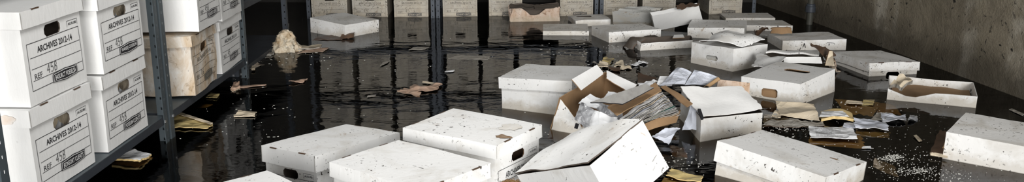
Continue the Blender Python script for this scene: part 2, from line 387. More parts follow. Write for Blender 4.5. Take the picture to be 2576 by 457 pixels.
def build_box(root, W=.343, L=.428, H=.264, lh=.052, mat='dirty', lid=True, k=1.0, crump=.004, seed=1, hole=True, form=None, top=True, tophole=None,
              remap=None, sag=0.0, lidmat=None, longhole=False, tabs=True, inner='shade_liner', endhole=None, dent=None, step=.05, freq=5.0, lidgap=0.0, backing=None, darkbadge=False):
    """hollow cardboard box; local origin at the bottom centre, printed end on -y"""
    m = M[mat]; inn = M[inner]; th = .004*k; rng = random.Random(seed)
    def f(p):
        q = Vector(p)
        if sag: q.z -= sag*max(0, (1-(2*q.x/W)**2))*max(0, (1-(2*q.y/L)**2))*(q.z/H)
        if dent:
            for (dx, dy, dz, r, vx, vy, vz) in dent:
                d = (q-Vector((dx, dy, dz))).length
                if d < r: t = (1-(d/r)**2)**2; q = q+Vector((vx, vy, vz))*t
        q = warp(q, crump, freq, seed)
        return remap(q) if remap else q
    hw, hl = (W/2-.009*k, L/2-.009*k) if lid else (W/2, L/2)
    hz0, hz1 = (H-lh-.045*k, H-lh-.010*k) if lid else (H*.52, H*.52+.036)
    if endhole: hx0, hx1, hz0, hz1 = endhole
    else: hx0, hx1 = -.045*k, .045*k
    r = min(.010*k, (hz1-hz0)*.45)
    he = [(hx0, hx1, hz0, hz1, r)] if hole else []
    ex = [hx0, hx0+r, hx1-r, hx1] if hole else []; ez = [hz0, hz0+r, hz1-r, hz1] if hole else []
    exx, eyy, th_l = list(ex), [], []
    if tophole:
        a, b, c, d = tophole; th_l = [(a, b, c, d, .012)]; exx += [a, a+.012, b-.012, b]; eyy += [c, c+.012, d-.012, d]
    bt = H-.004 if not lid else H-.006
    X = lines(-hw, hw, step, exx); Y = lines(-hl, hl, step, eyy); Z = lines(0, bt, step, ez)
    g = Grid()
    g.face(X, Z, lambda u, v: (u, -hl, v), f, he); g.face(X, Z, lambda u, v: (u, hl, v), f, he, flip=True)
    g.face(Y, Z, lambda u, v: (hw, u, v), f); g.face(Y, Z, lambda u, v: (-hw, u, v), f, flip=True)
    g.face(X, Y, lambda u, v: (u, v, 0), f, flip=True)
    if not lid and top: g.face(X, Y, lambda u, v: (u, v, bt), f, th_l)
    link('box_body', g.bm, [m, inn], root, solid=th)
    if backing:
        a_, b_, c_, d_ = endhole; e_ = .03
        bm = panel([f(Vector(p)) for p in ((a_-e_, -hl+.012, c_-e_), (b_+e_, -hl+.012, c_-e_), (b_+e_, -hl+.022, min(d_+e_, H-.012)), (a_-e_, -hl+.022, min(d_+e_, H-.012)))], 6, 4, .003, .003, 9, 1)
        link('added_hole_board', bm, [M[backing]], root)  # board added just behind the hand hole so the unlit inside isn't black
    if lid:
        g = Grid(); lw, ll = W/2, L/2; X = lines(-lw, lw, step); Y = lines(-ll, ll, step); Z = lines(H-lh, H, .03)
        def fl(p):
            q = Vector(p); fl_ = (H-q.z)/lh; s = 1+.006*fl_; q.x *= s; q.y *= s
            if lidgap: q.z += lidgap*max(0, (q.y+L/2)/L)
            return f(q)
        g.face(X, Z, lambda u, v: (u, -ll, v), fl); g.face(X, Z, lambda u, v: (u, ll, v), fl, flip=True)
        g.face(Y, Z, lambda u, v: (lw, u, v), fl); g.face(Y, Z, lambda u, v: (-lw, u, v), fl, flip=True)
        g.face(X, Y, lambda u, v: (u, v, H), fl)
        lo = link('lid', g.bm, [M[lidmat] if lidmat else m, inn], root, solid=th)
        if tabs:
            for sy in (-1, 1):
                for sx in (-.27, .27):
                    cx = sx*W; y = sy*(ll-.002); bm = bmesh.new(); q = []
                    for (dx, dy, dz) in ((-.021, -.0015, .0012), (.021, -.0015, .0012), (.021, .0034, .0012), (-.021, .0034, .0012)):
                        q.append(bm.verts.new(fl(Vector((cx+dx*k, y+dy*k*sy, H+dz)))))
                    e = [bm.verts.new(fl(Vector((cx+dx*k, sy*(ll+.0015), H-.0025)))) for dx in (-.020, .020)]
                    bm.faces.new(q); bm.faces.new([q[3], q[2], e[1], e[0]])
                    link('lid_slot', bm, [M['kraft_dark']], lo, smooth=False)
                    fs = lambda x, z: fl(Vector((x, sy*(ll+.0016), z))); s_ = 1 if sx > 0 else -1
                    bm = bmesh.new(); stroke(bm, [(s_*(lw-.004), H-lh+.002), (s_*(lw-.003), H-.003)], .0016*k, fs, 0)
                    link('fold_seam', bm, [M['pulp']], lo, smooth=False)
    if form is not None: printed(root, 2*hw, 2*hl, H, lh if lid else 0, k, f, seed=seed, **form)
    return f

def arch(label, v, cat='box', group=None, name='archive_box', **kw):
    x, y, z, a, tx, ty, W, L, H, lh = v
    r = empty(name, (x, y, z)); r.rotation_mode = 'XYZ'; r.rotation_euler = (tx, ty, a)
    build_box(r, W, L, H, lh if lh > 0 else .05, lid=lh > 0, **kw)
    return tag(r, label, cat, group)

# ------------------------------------------------------------------ room shell
def wallmesh(name, pts, z0, z1, mat, th=.12):
    bm = bmesh.new(); P = [Vector((p[0], p[1], 0)) for p in pts]
    for a, b in zip(P[:-1], P[1:]):
        d = (b-a).normalized(); nn = Vector((d.y, -d.x, 0))*th
        vs = [bm.verts.new(q) for q in (a+Vector((0, 0, z0)), b+Vector((0, 0, z0)), b+Vector((0, 0, z1)), a+Vector((0, 0, z1)), a+nn+Vector((0, 0, z0)), b+nn+Vector((0, 0, z0)), b+nn+Vector((0, 0, z1)), a+nn+Vector((0, 0, z1)))]
        for f in ((0, 1, 2, 3), (5, 4, 7, 6), (0, 3, 7, 4), (1, 5, 6, 2), (3, 2, 6, 7), (0, 4, 5, 1)): bm.faces.new([vs[i] for i in f])
    bmesh.ops.recalc_face_normals(bm, faces=bm.faces)
    o = link(name, bm, [M[mat]], smooth=False); o['kind'] = 'structure'; return o
BED = -.32
wallmesh('wall_right', [(2.375, 8.53), (2.581, 7.30), (2.893, 4.746), (3.62, -1.2)], BED, 3.0, 'wall', -.15)
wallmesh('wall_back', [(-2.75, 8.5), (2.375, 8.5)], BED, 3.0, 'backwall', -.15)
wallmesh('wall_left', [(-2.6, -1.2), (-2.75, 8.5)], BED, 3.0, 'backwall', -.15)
bm = bmesh.new(); box_geo(bm, (.45, 3.65, BED-.05), (6.8, 10.2, .1)); o = link('floor', bm, [M['bed']], smooth=False); o['kind'] = 'structure'
bm = bmesh.new()
wp = [(-2.58, -1.15), (3.58, -1.15), (2.89, 4.746), (2.575, 7.3), (2.375, 8.48), (-2.73, 8.48)]
t_ = [bm.verts.new((x, y, 0)) for x, y in wp]; b_ = [bm.verts.new((x, y, BED+.002)) for x, y in wp]
bm.faces.new(t_); bm.faces.new(list(reversed(b_)))
for i in range(len(wp)): j = (i+1) % len(wp); bm.faces.new([t_[j], t_[i], b_[i], b_[j]])
bmesh.ops.recalc_face_normals(bm, faces=bm.faces)
o = link('flood_water', bm, [M['water']], smooth=False); tag(o, 'dark brown murky flood water covering the whole floor', 'water', kind='structure')
# pipe in the corner of the right wall
def lathe(bm, prof, c, n=20, mat=0):
    rings = []
    for r, z in prof: rings.append([bm.verts.new((c[0]+r*math.cos(2*PI*i/n), c[1]+r*math.sin(2*PI*i/n), z)) for i in range(n)])
    for a, b in zip(rings[:-1], rings[1:]):
        for i in range(n): bm.faces.new([a[i], a[(i+1) % n], b[(i+1) % n], b[i]]).material_index = mat
    bm.faces.new(list(reversed(rings[0]))); bm.faces.new(rings[-1])
r = empty('drain_pipe', (0, 0, 0)); tag(r, 'thin dark vertical pipe with a collar running down the right wall near its far end', 'pipe')
bm = bmesh.new(); lathe(bm, [(.026, BED+.01), (.026, 2.6)], (2.50, 7.22)); link('pipe_run', bm, [M['pipe']], r)
bm = bmesh.new(); lathe(bm, [(.03, .10), (.042, .105), (.042, .15), (.036, .155), (.036, .17), (.03, .175)], (2.50, 7.22)); link('pipe_collar', bm, [M['steel_dark']], r)

# ------------------------------------------------------------------ steel shelving
def post_part(parent, x, y, z0, z1, dx, dy, mat, w=.045):
    """perforated L-angle upright: corner at x,y, flanges running dx along x and dy along y"""
    bm = bmesh.new(); cols = [0, .42, .58, 1.0]; pitch = .05; n = int((z1-z0)/pitch)
    for ax in (0, 1):
        def P(u, z): return (x+dx*u*w, y, z) if ax == 0 else (x, y+dy*u*w, z)
        for i in range(n):
            za = z0+i*pitch; zs = [za, za+.019, za+.031, za+pitch]
            for a in range(3):
                for b in range(3):
                    if a == 1 and b == 1: continue
                    bm.faces.new([bm.verts.new(P(cols[a], zs[b])), bm.verts.new(P(cols[a+1], zs[b])), bm.verts.new(P(cols[a+1], zs[b+1])), bm.verts.new(P(cols[a], zs[b+1]))])
    bmesh.ops.remove_doubles(bm, verts=bm.verts, dist=1e-5)
    return link('upright_post', bm, [mat], parent, solid=.0022, smooth=False)
def shelf_part(parent, x0, x1, y0, y1, z, mat, lip=.035):
    """sheet steel shelf with folded lips all round"""
    bm = bmesh.new(); t = .002
    box_geo(bm, ((x0+x1)/2, (y0+y1)/2, z-t/2), (x1-x0, y1-y0, t)); bm.faces.ensure_lookup_table()
    for yy in (y0, y1): box_geo(bm, ((x0+x1)/2, yy, z-lip/2), (x1-x0, .003, lip)); box_geo(bm, ((x0+x1)/2, yy+(.008 if yy == y0 else -.008), z-lip), (x1-x0, .016, .003))
    for xx in (x0, x1): box_geo(bm, (xx, (y0+y1)/2, z-lip/2), (.003, y1-y0, lip)); box_geo(bm, (xx+(.008 if xx == x0 else -.008), (y0+y1)/2, z-lip), (.016, y1-y0, .003))
    for fa in list(bm.faces)[6:]: fa.material_index = 1  # lips darker than the shelf top: their shading is put into the colour
    return link('shelf_panel', bm, [mat, M['steel_dark']], parent, smooth=False)
BAYW = .045
def bay(name, label, x0, x1, y0, y1, levels, ztop, mat, rot=None, group=None, loc=(0, 0, 0), bolts=True, skip=(), w=.045):
    r = empty(name, loc, (0, 0, rot or 0)); tag(r, label, 'shelving', group)
    for i, (px, py, dx, dy) in enumerate(((x0, y0, 1, 1), (x1, y0, -1, 1), (x0, y1, 1, -1), (x1, y1, -1, -1))):
        if i in skip: continue
        p = post_part(r, px, py, BED+.005, ztop, dx, dy, mat, w)
        if bolts:
            for z in levels:
                for c_, s_ in (((px+dx*.034, py-dy*.003, z-.02), (.012, .006, .012)), ((px-dx*.003, py+dy*.034, z-.02), (.006, .012, .012))):
                    bm = bmesh.new(); box_geo(bm, c_, s_); link('bolt_head', bm, [M['bolt']], p, smooth=False)
    for z in levels: shelf_part(r, x0+.004, x1-.004, y0+.004, y1-.004, z, mat)
    return r
K = 1.22
SZ = CAMH+K*(.33-CAMH)      # top of the lower shelf of the left-hand racks
XF = -1.640                 # their front plane
bay('shelving_bay', 'nearest grey steel shelving bay at the left edge, behind the four clean white boxes', XF-.60, XF, 2.635, 3.975, [SZ, SZ+.98], 2.2, M['steel'])
bay('shelving_bay', 'second grey steel shelving bay on the left, carrying the brown-stained archive box', XF-.60, XF, 4.005, 5.275, [SZ, SZ+.98], 2.2, M['steel'])
bay('shelving_bay', 'third steel shelving bay on the left, its bottom empty, one box on a raised shelf', XF-.68, XF-.07, 5.30, 6.56, [.03, .43], 2.2, M['steel_dark'])

def kx(v):  # scale a fitted rack box about the camera so that it stands on the rack
    x, y, z, a, tx, ty, W, L, H, lh = v
    return (K*x, K*y, CAMH+K*(z-CAMH), a, tx, ty, K*W, K*L, K*H, K*lh)
RB = {'L2': [-1.5693, 2.5339, .33, 1.538, 0, 0, .345, .428, .264, .0502], 'L1': [-1.5674, 2.5447, .5941, 1.5544, 0, 0, .345, .428, .2737, .0487],
      'R2': [-1.5645, 2.9514, .33, 1.5665, 0, 0, .3412, .428, .264, .0454], 'R1': [-1.5509, 2.9551, .594, 1.5652, 0, 0, .3443, .428, .2646, .0516],
      'M2': [-1.5341, 3.6647, .33, 1.605, 0, 0, .343, .428, .2655, .0418], 'M1': [-1.5029, 3.6897, .5955, 1.6143, 0, 0, .3397, .428, .264, .052],
      'N2': [-1.561, 4.1079, .33, 1.5871, 0, 0, .335, .428, .2443, .0415]}
dz = .003
G1 = None
def rack(n, label, **kw):
    v = list(kx(RB[n])); v[2] += .004
    if n in ('L1', 'R1', 'M1'): v[2] += .006
    if n == 'M2': v[2] += .012; v[8] -= .02
    if n == 'M1': v[2] += .004
    return arch(label, v, k=K, **kw)
rack('L2', 'clean white archive box with pinkish scuff on its lid, lower box of the nearest stack', mat='clean', form=dict(logo='BONSORT CLIENTS'), seed=2, crump=.003)
rack('L1', 'clean white archive box on top of the nearest stack at the left edge', mat='clean', form=dict(logo='BASURCT FOESELSA'), seed=3, crump=.003)
rack('R2', 'clean white archive box, lower one of the stack beside the perforated steel post', mat='clean', form=dict(logo='POSSIUM CLIENTS'), seed=4, crump=.003)
rack('R1', 'clean white archive box, upper one of the stack beside the perforated steel post', mat='clean', form=dict(logo='WARESJ COSSION'), seed=5, crump=.003)
rack('M2', 'brown water-stained archive box with crushed corner on the second left shelving bay', mat='stained', form=dict(fade=True, hand='06'), seed=6, crump=.016, inner='kraft')
rack('M1', 'white archive box sitting on top of the brown-stained one', mat='clean', form=dict(logo='BONSORT CLIENTS'), seed=7, crump=.004)
rack('N2', 'white archive box behind the brown-stained one, lower of its stack at the far end', mat='clean', form=dict(hand='45'), seed=8, crump=.004)
v = RB['N2'][:]; v[2] += .247; v[8] = .264; v[0] += .02; RB['N1'] = v
rack('N1', 'white archive box behind the top box of the stained stack, on the second left bay', mat='clean', form=dict(hand='45'), seed=9, crump=.005)
arch('white archive box alone on the raised shelf of the third left bay', (XF-.35, 5.62, .438, 1.59, 0, 0, .40, .50, .30, .05), mat='clean', form=dict(), k=1.15, seed=10)
# scuff patch on the lid side of L2
# ------------------------------------------------------------------ back rack along the far wall
BA = .043
def bk(u, v=44): p = at(u, v, 0); return p
org = at(1090, 44, 0)
def along(u):      # distance along the rack face for an image column at the water line
    d = Vector((math.cos(BA), math.sin(BA))); a = (u-1288)/FPX
    # ray through column u meets the vertical face plane at z=0 row
    zc = math.cos(PITCH); h0 = CAMH*math.sin(PITCH)
    # org + s*d : x = a*(y*zc + h0)
    return (a*(org.y*zc+h0)-org.x)/(d.x-a*d.y*zc)
bays = [(773, 1095), (1097, 1505), (1507, 1899)]
bl = ['left', 'middle', 'right']
for i, (ua, ub) in enumerate(bays):
    s0, s1 = along(ua), along(ub)
    bay('shelving_bay', '%s bay of the dark steel shelving along the far wall' % bl[i], s0+.004, s1-.004, -.02, .55, [.325, .785, 1.245, 1.70], 2.25, M['steel_dark'], rot=BA, loc=(org.x, org.y, 0), bolts=False, w=.032)
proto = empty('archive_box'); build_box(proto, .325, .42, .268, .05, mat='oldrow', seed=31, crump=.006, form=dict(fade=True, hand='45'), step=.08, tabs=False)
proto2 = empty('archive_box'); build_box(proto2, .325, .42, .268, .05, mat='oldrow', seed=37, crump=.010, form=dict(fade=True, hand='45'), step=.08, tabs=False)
def copy_tree(o, parent=None):
    c = o.copy(); C.objects.link(c)
    if parent: c.parent = parent
    for ch in [q for q in o.children]: copy_tree(ch, c)
    return c
used = {id(proto): False, id(proto2): False}
def back_box(s, z, scale, label, p, jit, group):
    if used[id(p)]: r = copy_tree(p)
    else: r = p; used[id(p)] = True
    d = Vector((math.cos(BA), math.sin(BA), 0)); n = Vector((-d.y, d.x, 0))
    r.location = Vector((org.x, org.y, 0))+d*s+n*(.235+jit)+Vector((0, 0, z)); r.rotation_euler = (0, 0, BA+random.Random(int(s*100)).uniform(-.03, .03))
    r.scale = scale
    tag(r, label, 'box', group)
row1 = [(781, 878), (884, 978), (989, 1082), (1110, 1202), (1228, 1318), (1407, 1495), (1518, 1610), (1617, 1705), (1785, 1875)]
L1 = ['dingy archive box standing in the water on the far rack, first from its left post', 'dingy archive box on the far rack right behind the grey floating box', 'dingy archive box on the far rack just left of the double steel post',
      'dingy archive box on the far rack just right of the double steel post', 'dingy archive box on the far rack partly behind the torn brown box', 'pale archive box on the far rack between torn brown box and second steel post',
      'brown-stained archive box on the far rack just right of the second steel post', 'pale archive box on the far rack behind the leaning white lid', 'archive box alone in a dark gap at the right end of the far rack']
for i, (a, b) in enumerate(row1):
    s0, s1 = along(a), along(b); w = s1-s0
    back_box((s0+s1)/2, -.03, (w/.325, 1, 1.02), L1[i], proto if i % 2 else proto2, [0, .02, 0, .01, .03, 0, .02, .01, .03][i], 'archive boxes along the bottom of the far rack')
ordn = ['first', 'second', 'third', 'fourth', 'fifth']
rr = random.Random(5)
for lv, z in ((1, .327), (2, .787), (3, 1.247)):
    for bi, (ua, ub) in enumerate(bays):
        s0, s1 = along(ua)+.06, along(ub)-.06; n = 3 if bi == 0 else 4
        if bi == 2 and lv == 3: n = 3
        for q in range(n):
            w = (s1-s0)/(3 if bi == 0 else 4)
            back_box(s0+(q+.5)*w, z+.015, (min(1.0, (w-.03)/.325), 1, 1.24 if lv < 3 else 1.1), '%s reflected box from the left, shelf level %s of the %s far bay' % (ordn[q], ordn[lv], bl[bi]), proto if (q+lv) % 2 else proto2, rr.uniform(0, .04), 'archive boxes on the upper shelves of the far rack')

# ------------------------------------------------------------------ floating boxes
A = arch
A('white lidded archive box floating alone left of the burst paper box', [.209, 4.6248, -.0788, -.4431, .0, -.05, .428, .360, .264, .062], mat='dirty', seed=11, crump=.005, hole=False, tabs=False)
A('tall white archive box with brown smear and hand hole, right one of the front cluster', [-.1476, 3.1743, -.002, 1.0074, 0, 0, .325, .420, .314, .05], mat='dirty', seed=12, inner='kraft_dark', form=dict(logo='BONSORT CLIENTS'), crump=.004)
A('white lidded archive box at lower left of the front cluster, printed end in shadow', [-.7245, 3.3539, -.065, -.6453, -.0343, -.06, .3238, .4491, .264, .0642], mat='dirty', seed=13, form=dict(), crump=.004)
A('large white lidded archive box in the middle of the front cluster', [-.3478, 2.7875, -.004, .9109, 0, .01, .3319, .4364, .30, .052], mat='dirty', seed=14, form=dict(), crump=.004)
c0 = at(709.7, 428.5, .26)
A('white archive box cut off by the bottom edge, only its lid corner showing', [c0.x-.02, c0.y-.27, -.004, .80, 0, 0, .343, .428, .264, .052], mat='dirty', seed=15, form=dict(), crump=.004)
A('white box tipped on its edge with a split lid seam, bottom centre', [0.3326, 2.8711, 0.1523, -.9639, .3839, -.3672, 0.3978, 0.2808, 0.1952, -0.], mat='dirty', seed=16, crump=.005, hole=False, name='tipped_box', top=False, tabs=False, remap=lambda q: q+Vector((-.03*max(0, .5-q.x/.3978)*max(0, .5-q.y/.2808), 0, 0)))
A('long white box floating low at the bottom right, speckled with mud', [1.1423, 3.4621, -.1487, .7974, .0748, .0894, .3885, .4843, .264, .09], mat='dirty', seed=17, crump=.005, hole=False)
A('white box with dirty grey top at the right edge of the picture', [2.1992, 3.7391, -.1332, -.6703, .02, .02, .2809+.1, .3771, .264, 0], mat='dirtier', seed=18, crump=.004, hole=False)
A('white box with a torn slit in its top and a ripped hand hole', [1.6129, 4.8989, -.114, -.7679, .0425, -.039, .3616, .43, .24, 0], mat='dirty', seed=19, crump=.004, inner='kraft', backing='kraft', hole=True, endhole=(-.05, .045, .135, .185), tophole=(-.05, .10, .03, .085))
A('white box with an oval hand hole and a buckled open lid', [1.449, 5.6785, -.0907, -.9176, -.03, -.0297, .3456, .3512, .235, 0], mat='dirty', seed=20, crump=.006, inner='damp', backing='damp', hole=True, endhole=(-.05, .05, .135, .165))  # grey board added in the hole stands for the lit inside
A('white box with two small ink marks, dirty brown top, behind the twisted cardboard', [2.1711, 6.2964, -.1647, .0379, -.0236, -.0183, .4626, .3361, .24, 0], mat='dirtier', seed=21, crump=.006, hole=False)
A('lidded white box with brown-grey top floating by the right wall', [2.3628, 5.5322, -.1599, .2032, -.0247, .0115, .3576, .4173, .24, .055], mat='dirtier', seed=22, crump=.005)
A('long white-fronted box with torn left end, behind the low torn one', [.8814, 6.6289, -.1594, .3138, -.0159, 0, .4326, .3272, .24, 0], mat='dirtier', seed=23, crump=.004, hole=False)
A('low white box lid floating flat left of the long white-fronted box', [.4302, 6.8758, -.0623, -.0456, -.0094, -.0063, .3602, .3386, .1, 0], mat='dirtier', seed=24, crump=.003, hole=False, name='floating_tray')
A('dark-topped box with a raised torn flap in front of the pale far-rack box', [.6612, 7.28, -.1465, .1272, -.0228, -.04, .2989, .32, .2, 0], mat='dirtier', seed=25, crump=.01, hole=False, tophole=(-.10, .03, .03, .09))
A('dirty-topped box with a black scratch, touching the leaning white lid', [1.6198, 6.7289, -.1468, -.30, .0091, -.0383, .4294, .3565, .24, 0], mat='dirtier', seed=26, crump=.006, hole=False)
A('small dark-topped box farthest back, near the pipe', [2.05, 7.50, -.0875, -.05, -.007, -.014, .4172, .28, .12, 0], mat='dirtier', seed=27, crump=.002, hole=False)
A('half hidden white-fronted box in front of the farthest small one', [2.07, 7.05, -.1952, -.0093, -.0252, .0088, .3797, .30, .24, 0], mat='dirtier', seed=28, crump=.004, hole=False)
A('grey soaked box with one bright end floating before the far rack', [-1.3471, 6.86, -.1275, .9023, .0429, .0133, .3484, .413, .24, 0], mat='dirtier', seed=29, crump=.006, hole=False, lidmat='damp')

# open tray by the right wall
x, y, z, a = 2.3912, 4.815, -.0573, -.4203
r = empty('open_tray', (x, y, z), (0, 0, a)); tag(r, 'shallow open white box lid floating upturned by the right wall, brown inside', 'box')
build_box(r, .4483, .353, .125, mat='dirty', lid=False, top=False, hole=False, seed=40, crump=.006, inner='dirtier', dent=[(-.10, -.176, .13, .14, 0, 0, -.035)])
bm = bmesh.new(); P = [(-.20, -.165, .062), (.21, -.165, .066), (.21, .165, .075), (-.20, .165, .070)]
panel(P, 10, 8, .012, .006, 9, 3, 0, ('kraft',), bm); link('sodden_base_sheet', bm, [M['kraft']], r)
o = sheet('crumpled_rag', 'crumpled pale wet paper lump in the left corner of the upturned tray', 'paper', [(2240, 208, .10), (2270, 222, .09), (2296, 208, .10), (2262, 198, .10)], ('cream', 'pulp'), nx=10, ny=6, th=.02, amp=.02, freq=25, seed=4, rag=.1)

# buckled lid over the oval-hole box and over its neighbour
sheet('buckled_lid', 'buckled white lid sheet lying loose on the oval-hole box', 'box lid', [(1757, 101, .185), (1868, 115, .165), (1925, 105, .18), (1822, 84, .19)], ('dirty', 'shade_liner', 'dirty'), nx=14, ny=10, th=.004, amp=.022, freq=7, seed=9, rag=.05, bend=.02)  # underside coloured dark for the shaded gap beneath the lid

# ---- crumpled boxes farther back (explicit corners)
def hexa_box(name, label, tops, bots, W=.34, L=.42, H=.24, group=None, **kw):
    """box whose eight corners are given: tops/bots = FL, FR, BR, BL points in the room"""
    T = [Vector(p) for p in tops]; B = [Vector(p) for p in bots]; c = sum(B, Vector())/4
    def rm(q):
        u = q.x/W+.5; v = q.y/L+.5; w = q.z/H
        t = T[0]*(1-u)*(1-v)+T[1]*u*(1-v)+T[2]*u*v+T[3]*(1-u)*v; b = B[0]*(1-u)*(1-v)+B[1]*u*(1-v)+B[2]*u*v+B[3]*(1-u)*v
        return b*(1-w)+t*w-c
    r = empty(name, c); tag(r, label, 'box', group)
    build_box(r, W, L, H, remap=rm, lid=False, **kw); return r
def dn(p, z): return Vector((p.x, p.y, z))
T = [at(1764, 296, .12), at(1918, 281, .105), at(1872, 224, .15), at(1714, 222, .165)]
hexa_box('floating_box', 'white box right of the burst box, its loose lid sheet sliding off towards the papers', T, [dn(at(1762, 357, 0), -.1), dn(at(1917, 330, 0), -.1), dn(T[2], -.1)+Vector((.02, .02, 0)), dn(T[3], -.1)+Vector((0, .02, 0))], mat='dirty', seed=50, crump=.004, hole=False, top=False)
sheet('loose_lid_sheet', 'big white lid sheet draped over the box right of the burst box', 'box lid', [(1765, 293, .137), (1919, 278, .122), (1866, 218, .187), (1711, 218, .212)], ('clean', 'dirtier'), nx=14, ny=12, th=.004, amp=.012, freq=5, seed=8, rag=.05)
T = [at(1288, 18, .13), at(1408, 17, .13), at(1402, 8, .15), at(1282, 10, .15)]
hexa_box('torn_box', 'torn brown water-soaked box collapsing against the far rack', T, [at(1282, 58, -.01)+Vector((0, 0, -.1)), at(1408, 52, 0)+Vector((0, 0, -.1)), Vector((T[2].x, 7.42, -.1)), Vector((T[3].x, 7.42, -.1))], mat='sodden', seed=51, crump=.02, hole=False, top=False, dent=[(-.01, -.21, .25, .10, .0, .06, -.09)], step=.035, freq=9)
sheet('sagging_flap', 'dark sodden cardboard flap sagging over the torn brown box', 'cardboard', [(1280, 21, .125), (1345, 22, .125), (1340, 11, .145), (1284, 12, .145)], ('cover_dark', 'cover_dark'), nx=12, ny=6, th=.006, amp=.009, freq=20, seed=11, rag=.1)
sheet('sagging_flap', 'dark sodden cardboard strip along the right half of the torn brown box', 'cardboard', [(1345, 22, .125), (1410, 18, .125), (1405, 10, .145), (1340, 12, .145)], ('cover_dark', 'cover_dark'), nx=12, ny=6, th=.006, amp=.009, freq=20, seed=12, rag=.1)
T = [at(1540, 29, .15), at(1640, 33, .14), at(1668, 18, .16), at(1580, 13, .17)]
hexa_box('crushed_box', 'crushed grey box with sagging brown top, left of the leaning white lid', T, [dn(at(1545, 64, 0), -.08), dn(at(1640, 63, 0), -.08), Vector((T[2].x, 7.44, -.08)), Vector((T[3].x, 7.40, -.08))], mat='damp', seed=52, crump=.022, hole=False, step=.035, freq=8, sag=.03)
sheet('leaning_lid', 'white box lid standing on edge, leaning up against the crushed grey box', 'box lid', [(1646, 74, .01), (1766, 50, .06), (1756, 12, .20), (1638, 36, .16)], ('clean',), nx=8, ny=5, th=.035, amp=.004, seed=13)
sheet('dark_fragment', 'strip of dark sodden card curling above the leaning white lid', 'cardboard', [(1705, 22, .2), (1760, 12, .205), (1757, 6, .215), (1700, 15, .21)], ('kraft_dark',), nx=10, ny=4, th=.006, amp=.02, freq=15, seed=3, rag=.15)
# low torn box
T = [at(1611, 108, .055), at(1742, 100, .055), at(1738, 88, .07), at(1592, 93, .07)]
hexa_box('low_torn_box', 'low torn white box with ragged open top, in front of the long white-fronted box', T, [dn(at(1611, 129, 0), -.08), dn(at(1742, 122, 0), -.08), dn(T[2], -.08), dn(T[3], -.08)], mat='dirtier', seed=53, crump=.012, hole=False, top=False, step=.03, freq=11)
sheet('sodden_card', 'dark sodden card sunk inside the low torn box', 'cardboard', [(1618, 106, .03), (1735, 99, .03), (1732, 89, .04), (1600, 95, .04)], ('cover_dark', 'kraft_dark'), nx=12, ny=6, th=.008, amp=.02, freq=14, seed=5, rag=.08)
sheet('curled_flap', 'dark rounded flap curling off the left end of the low torn box', 'cardboard', [(1568, 118, .0), (1586, 124, .0), (1622, 97, .075), (1585, 98, .06)], ('cover_dark', 'kraft_dark'), nx=8, ny=6, th=.006, amp=.02, freq=12, seed=6, bend=.03, rag=.05)
sheet('white_flap', 'small white flap lying on the back of the low torn box', 'cardboard', [(1692, 96, .07), (1722, 95, .07), (1718, 87, .08), (1696, 88, .08)], ('clean', 'kraft'), th=.004, seed=7)

# flattened heap between the oval-hole box and the slit box
sheet('flattened_card', 'flattened white card with a curved edge behind the slit-topped box', 'cardboard', [(1892, 168, .09), (1955, 170, .10), (1975, 147, .12), (1905, 138, .10)], ('dirty', 'dirtier'), nx=12, ny=8, th=.005, amp=.015, freq=10, seed=21, rag=.08)
sheet('rolled_card_edge', 'long rolled white card edge above the flattened card', 'cardboard', [(1925, 133, .12), (2062, 137, .12), (2058, 126, .13), (1938, 127, .13)], ('dirty', 'dirtier'), nx=16, ny=4, th=.012, amp=.012, freq=9, seed=22, rag=.04)
sheet('flattened_card', 'upright white card strip just behind the slit-topped box', 'cardboard', [(1972, 158, .09), (2068, 160, .09), (2064, 143, .125), (1971, 143, .125)], ('clean', 'dirtier'), nx=12, ny=4, th=.005, amp=.006, freq=9, seed=23, rag=.02)
sheet('dark_card', 'dark wet card under the rolled white edge', 'cardboard', [(1915, 156, .05), (2072, 156, .05), (2066, 132, .08), (1930, 134, .08)], ('cover_dark',), nx=10, ny=5, th=.006, amp=.01, seed=24, rag=.05)
sheet('twisted_card', 'twisted brown torn cardboard spike pointing up beside the brown-topped lidded box', 'cardboard', [(2038, 107, .25), (2043, 107, .25), (2100, 140, .10), (2082, 150, .08)], ('kraft_dark', 'kraft_dark'), nx=5, ny=12, th=.01, amp=.025, freq=12, seed=25, rag=.1)
sheet('twisted_card', 'brown shredded cardboard hanging below the twisted spike into the water', 'cardboard', [(2078, 138, .12), (2100, 142, .12), (2112, 180, .005), (2092, 176, .005)], ('kraft_dark', 'sodden'), nx=6, ny=12, th=.01, amp=.03, freq=14, seed=26, rag=.15)
sheet('folded_flap', 'cream folded card flap standing up at the slit-topped box corner', 'cardboard', [(2076, 165, .07), (2099, 165, .06), (2094, 128, .17), (2086, 128, .17)], ('cream', 'kraft'), nx=6, ny=6, th=.004, amp=.004, seed=27)
sheet('twisted_card', 'rusty brown crumpled card between the far boxes, near the two-mark box', 'cardboard', [(1900, 82, .05), (1925, 84, .05), (1935, 70, .10), (1905, 70, .10)], ('kraft_dark', 'kraft_dark'), nx=8, ny=8, th=.01, amp=.04, freq=16, seed=28, rag=.12)
sheet('curled_brown_card', 'curled brown card standing behind the two-mark box', 'cardboard', [(1938, 84, .09), (1992, 83, .09), (1990, 68, .13), (1942, 69, .14)], ('kraft', 'kraft_dark'), nx=10, ny=5, th=.006, amp=.012, freq=9, seed=29, rag=.08)

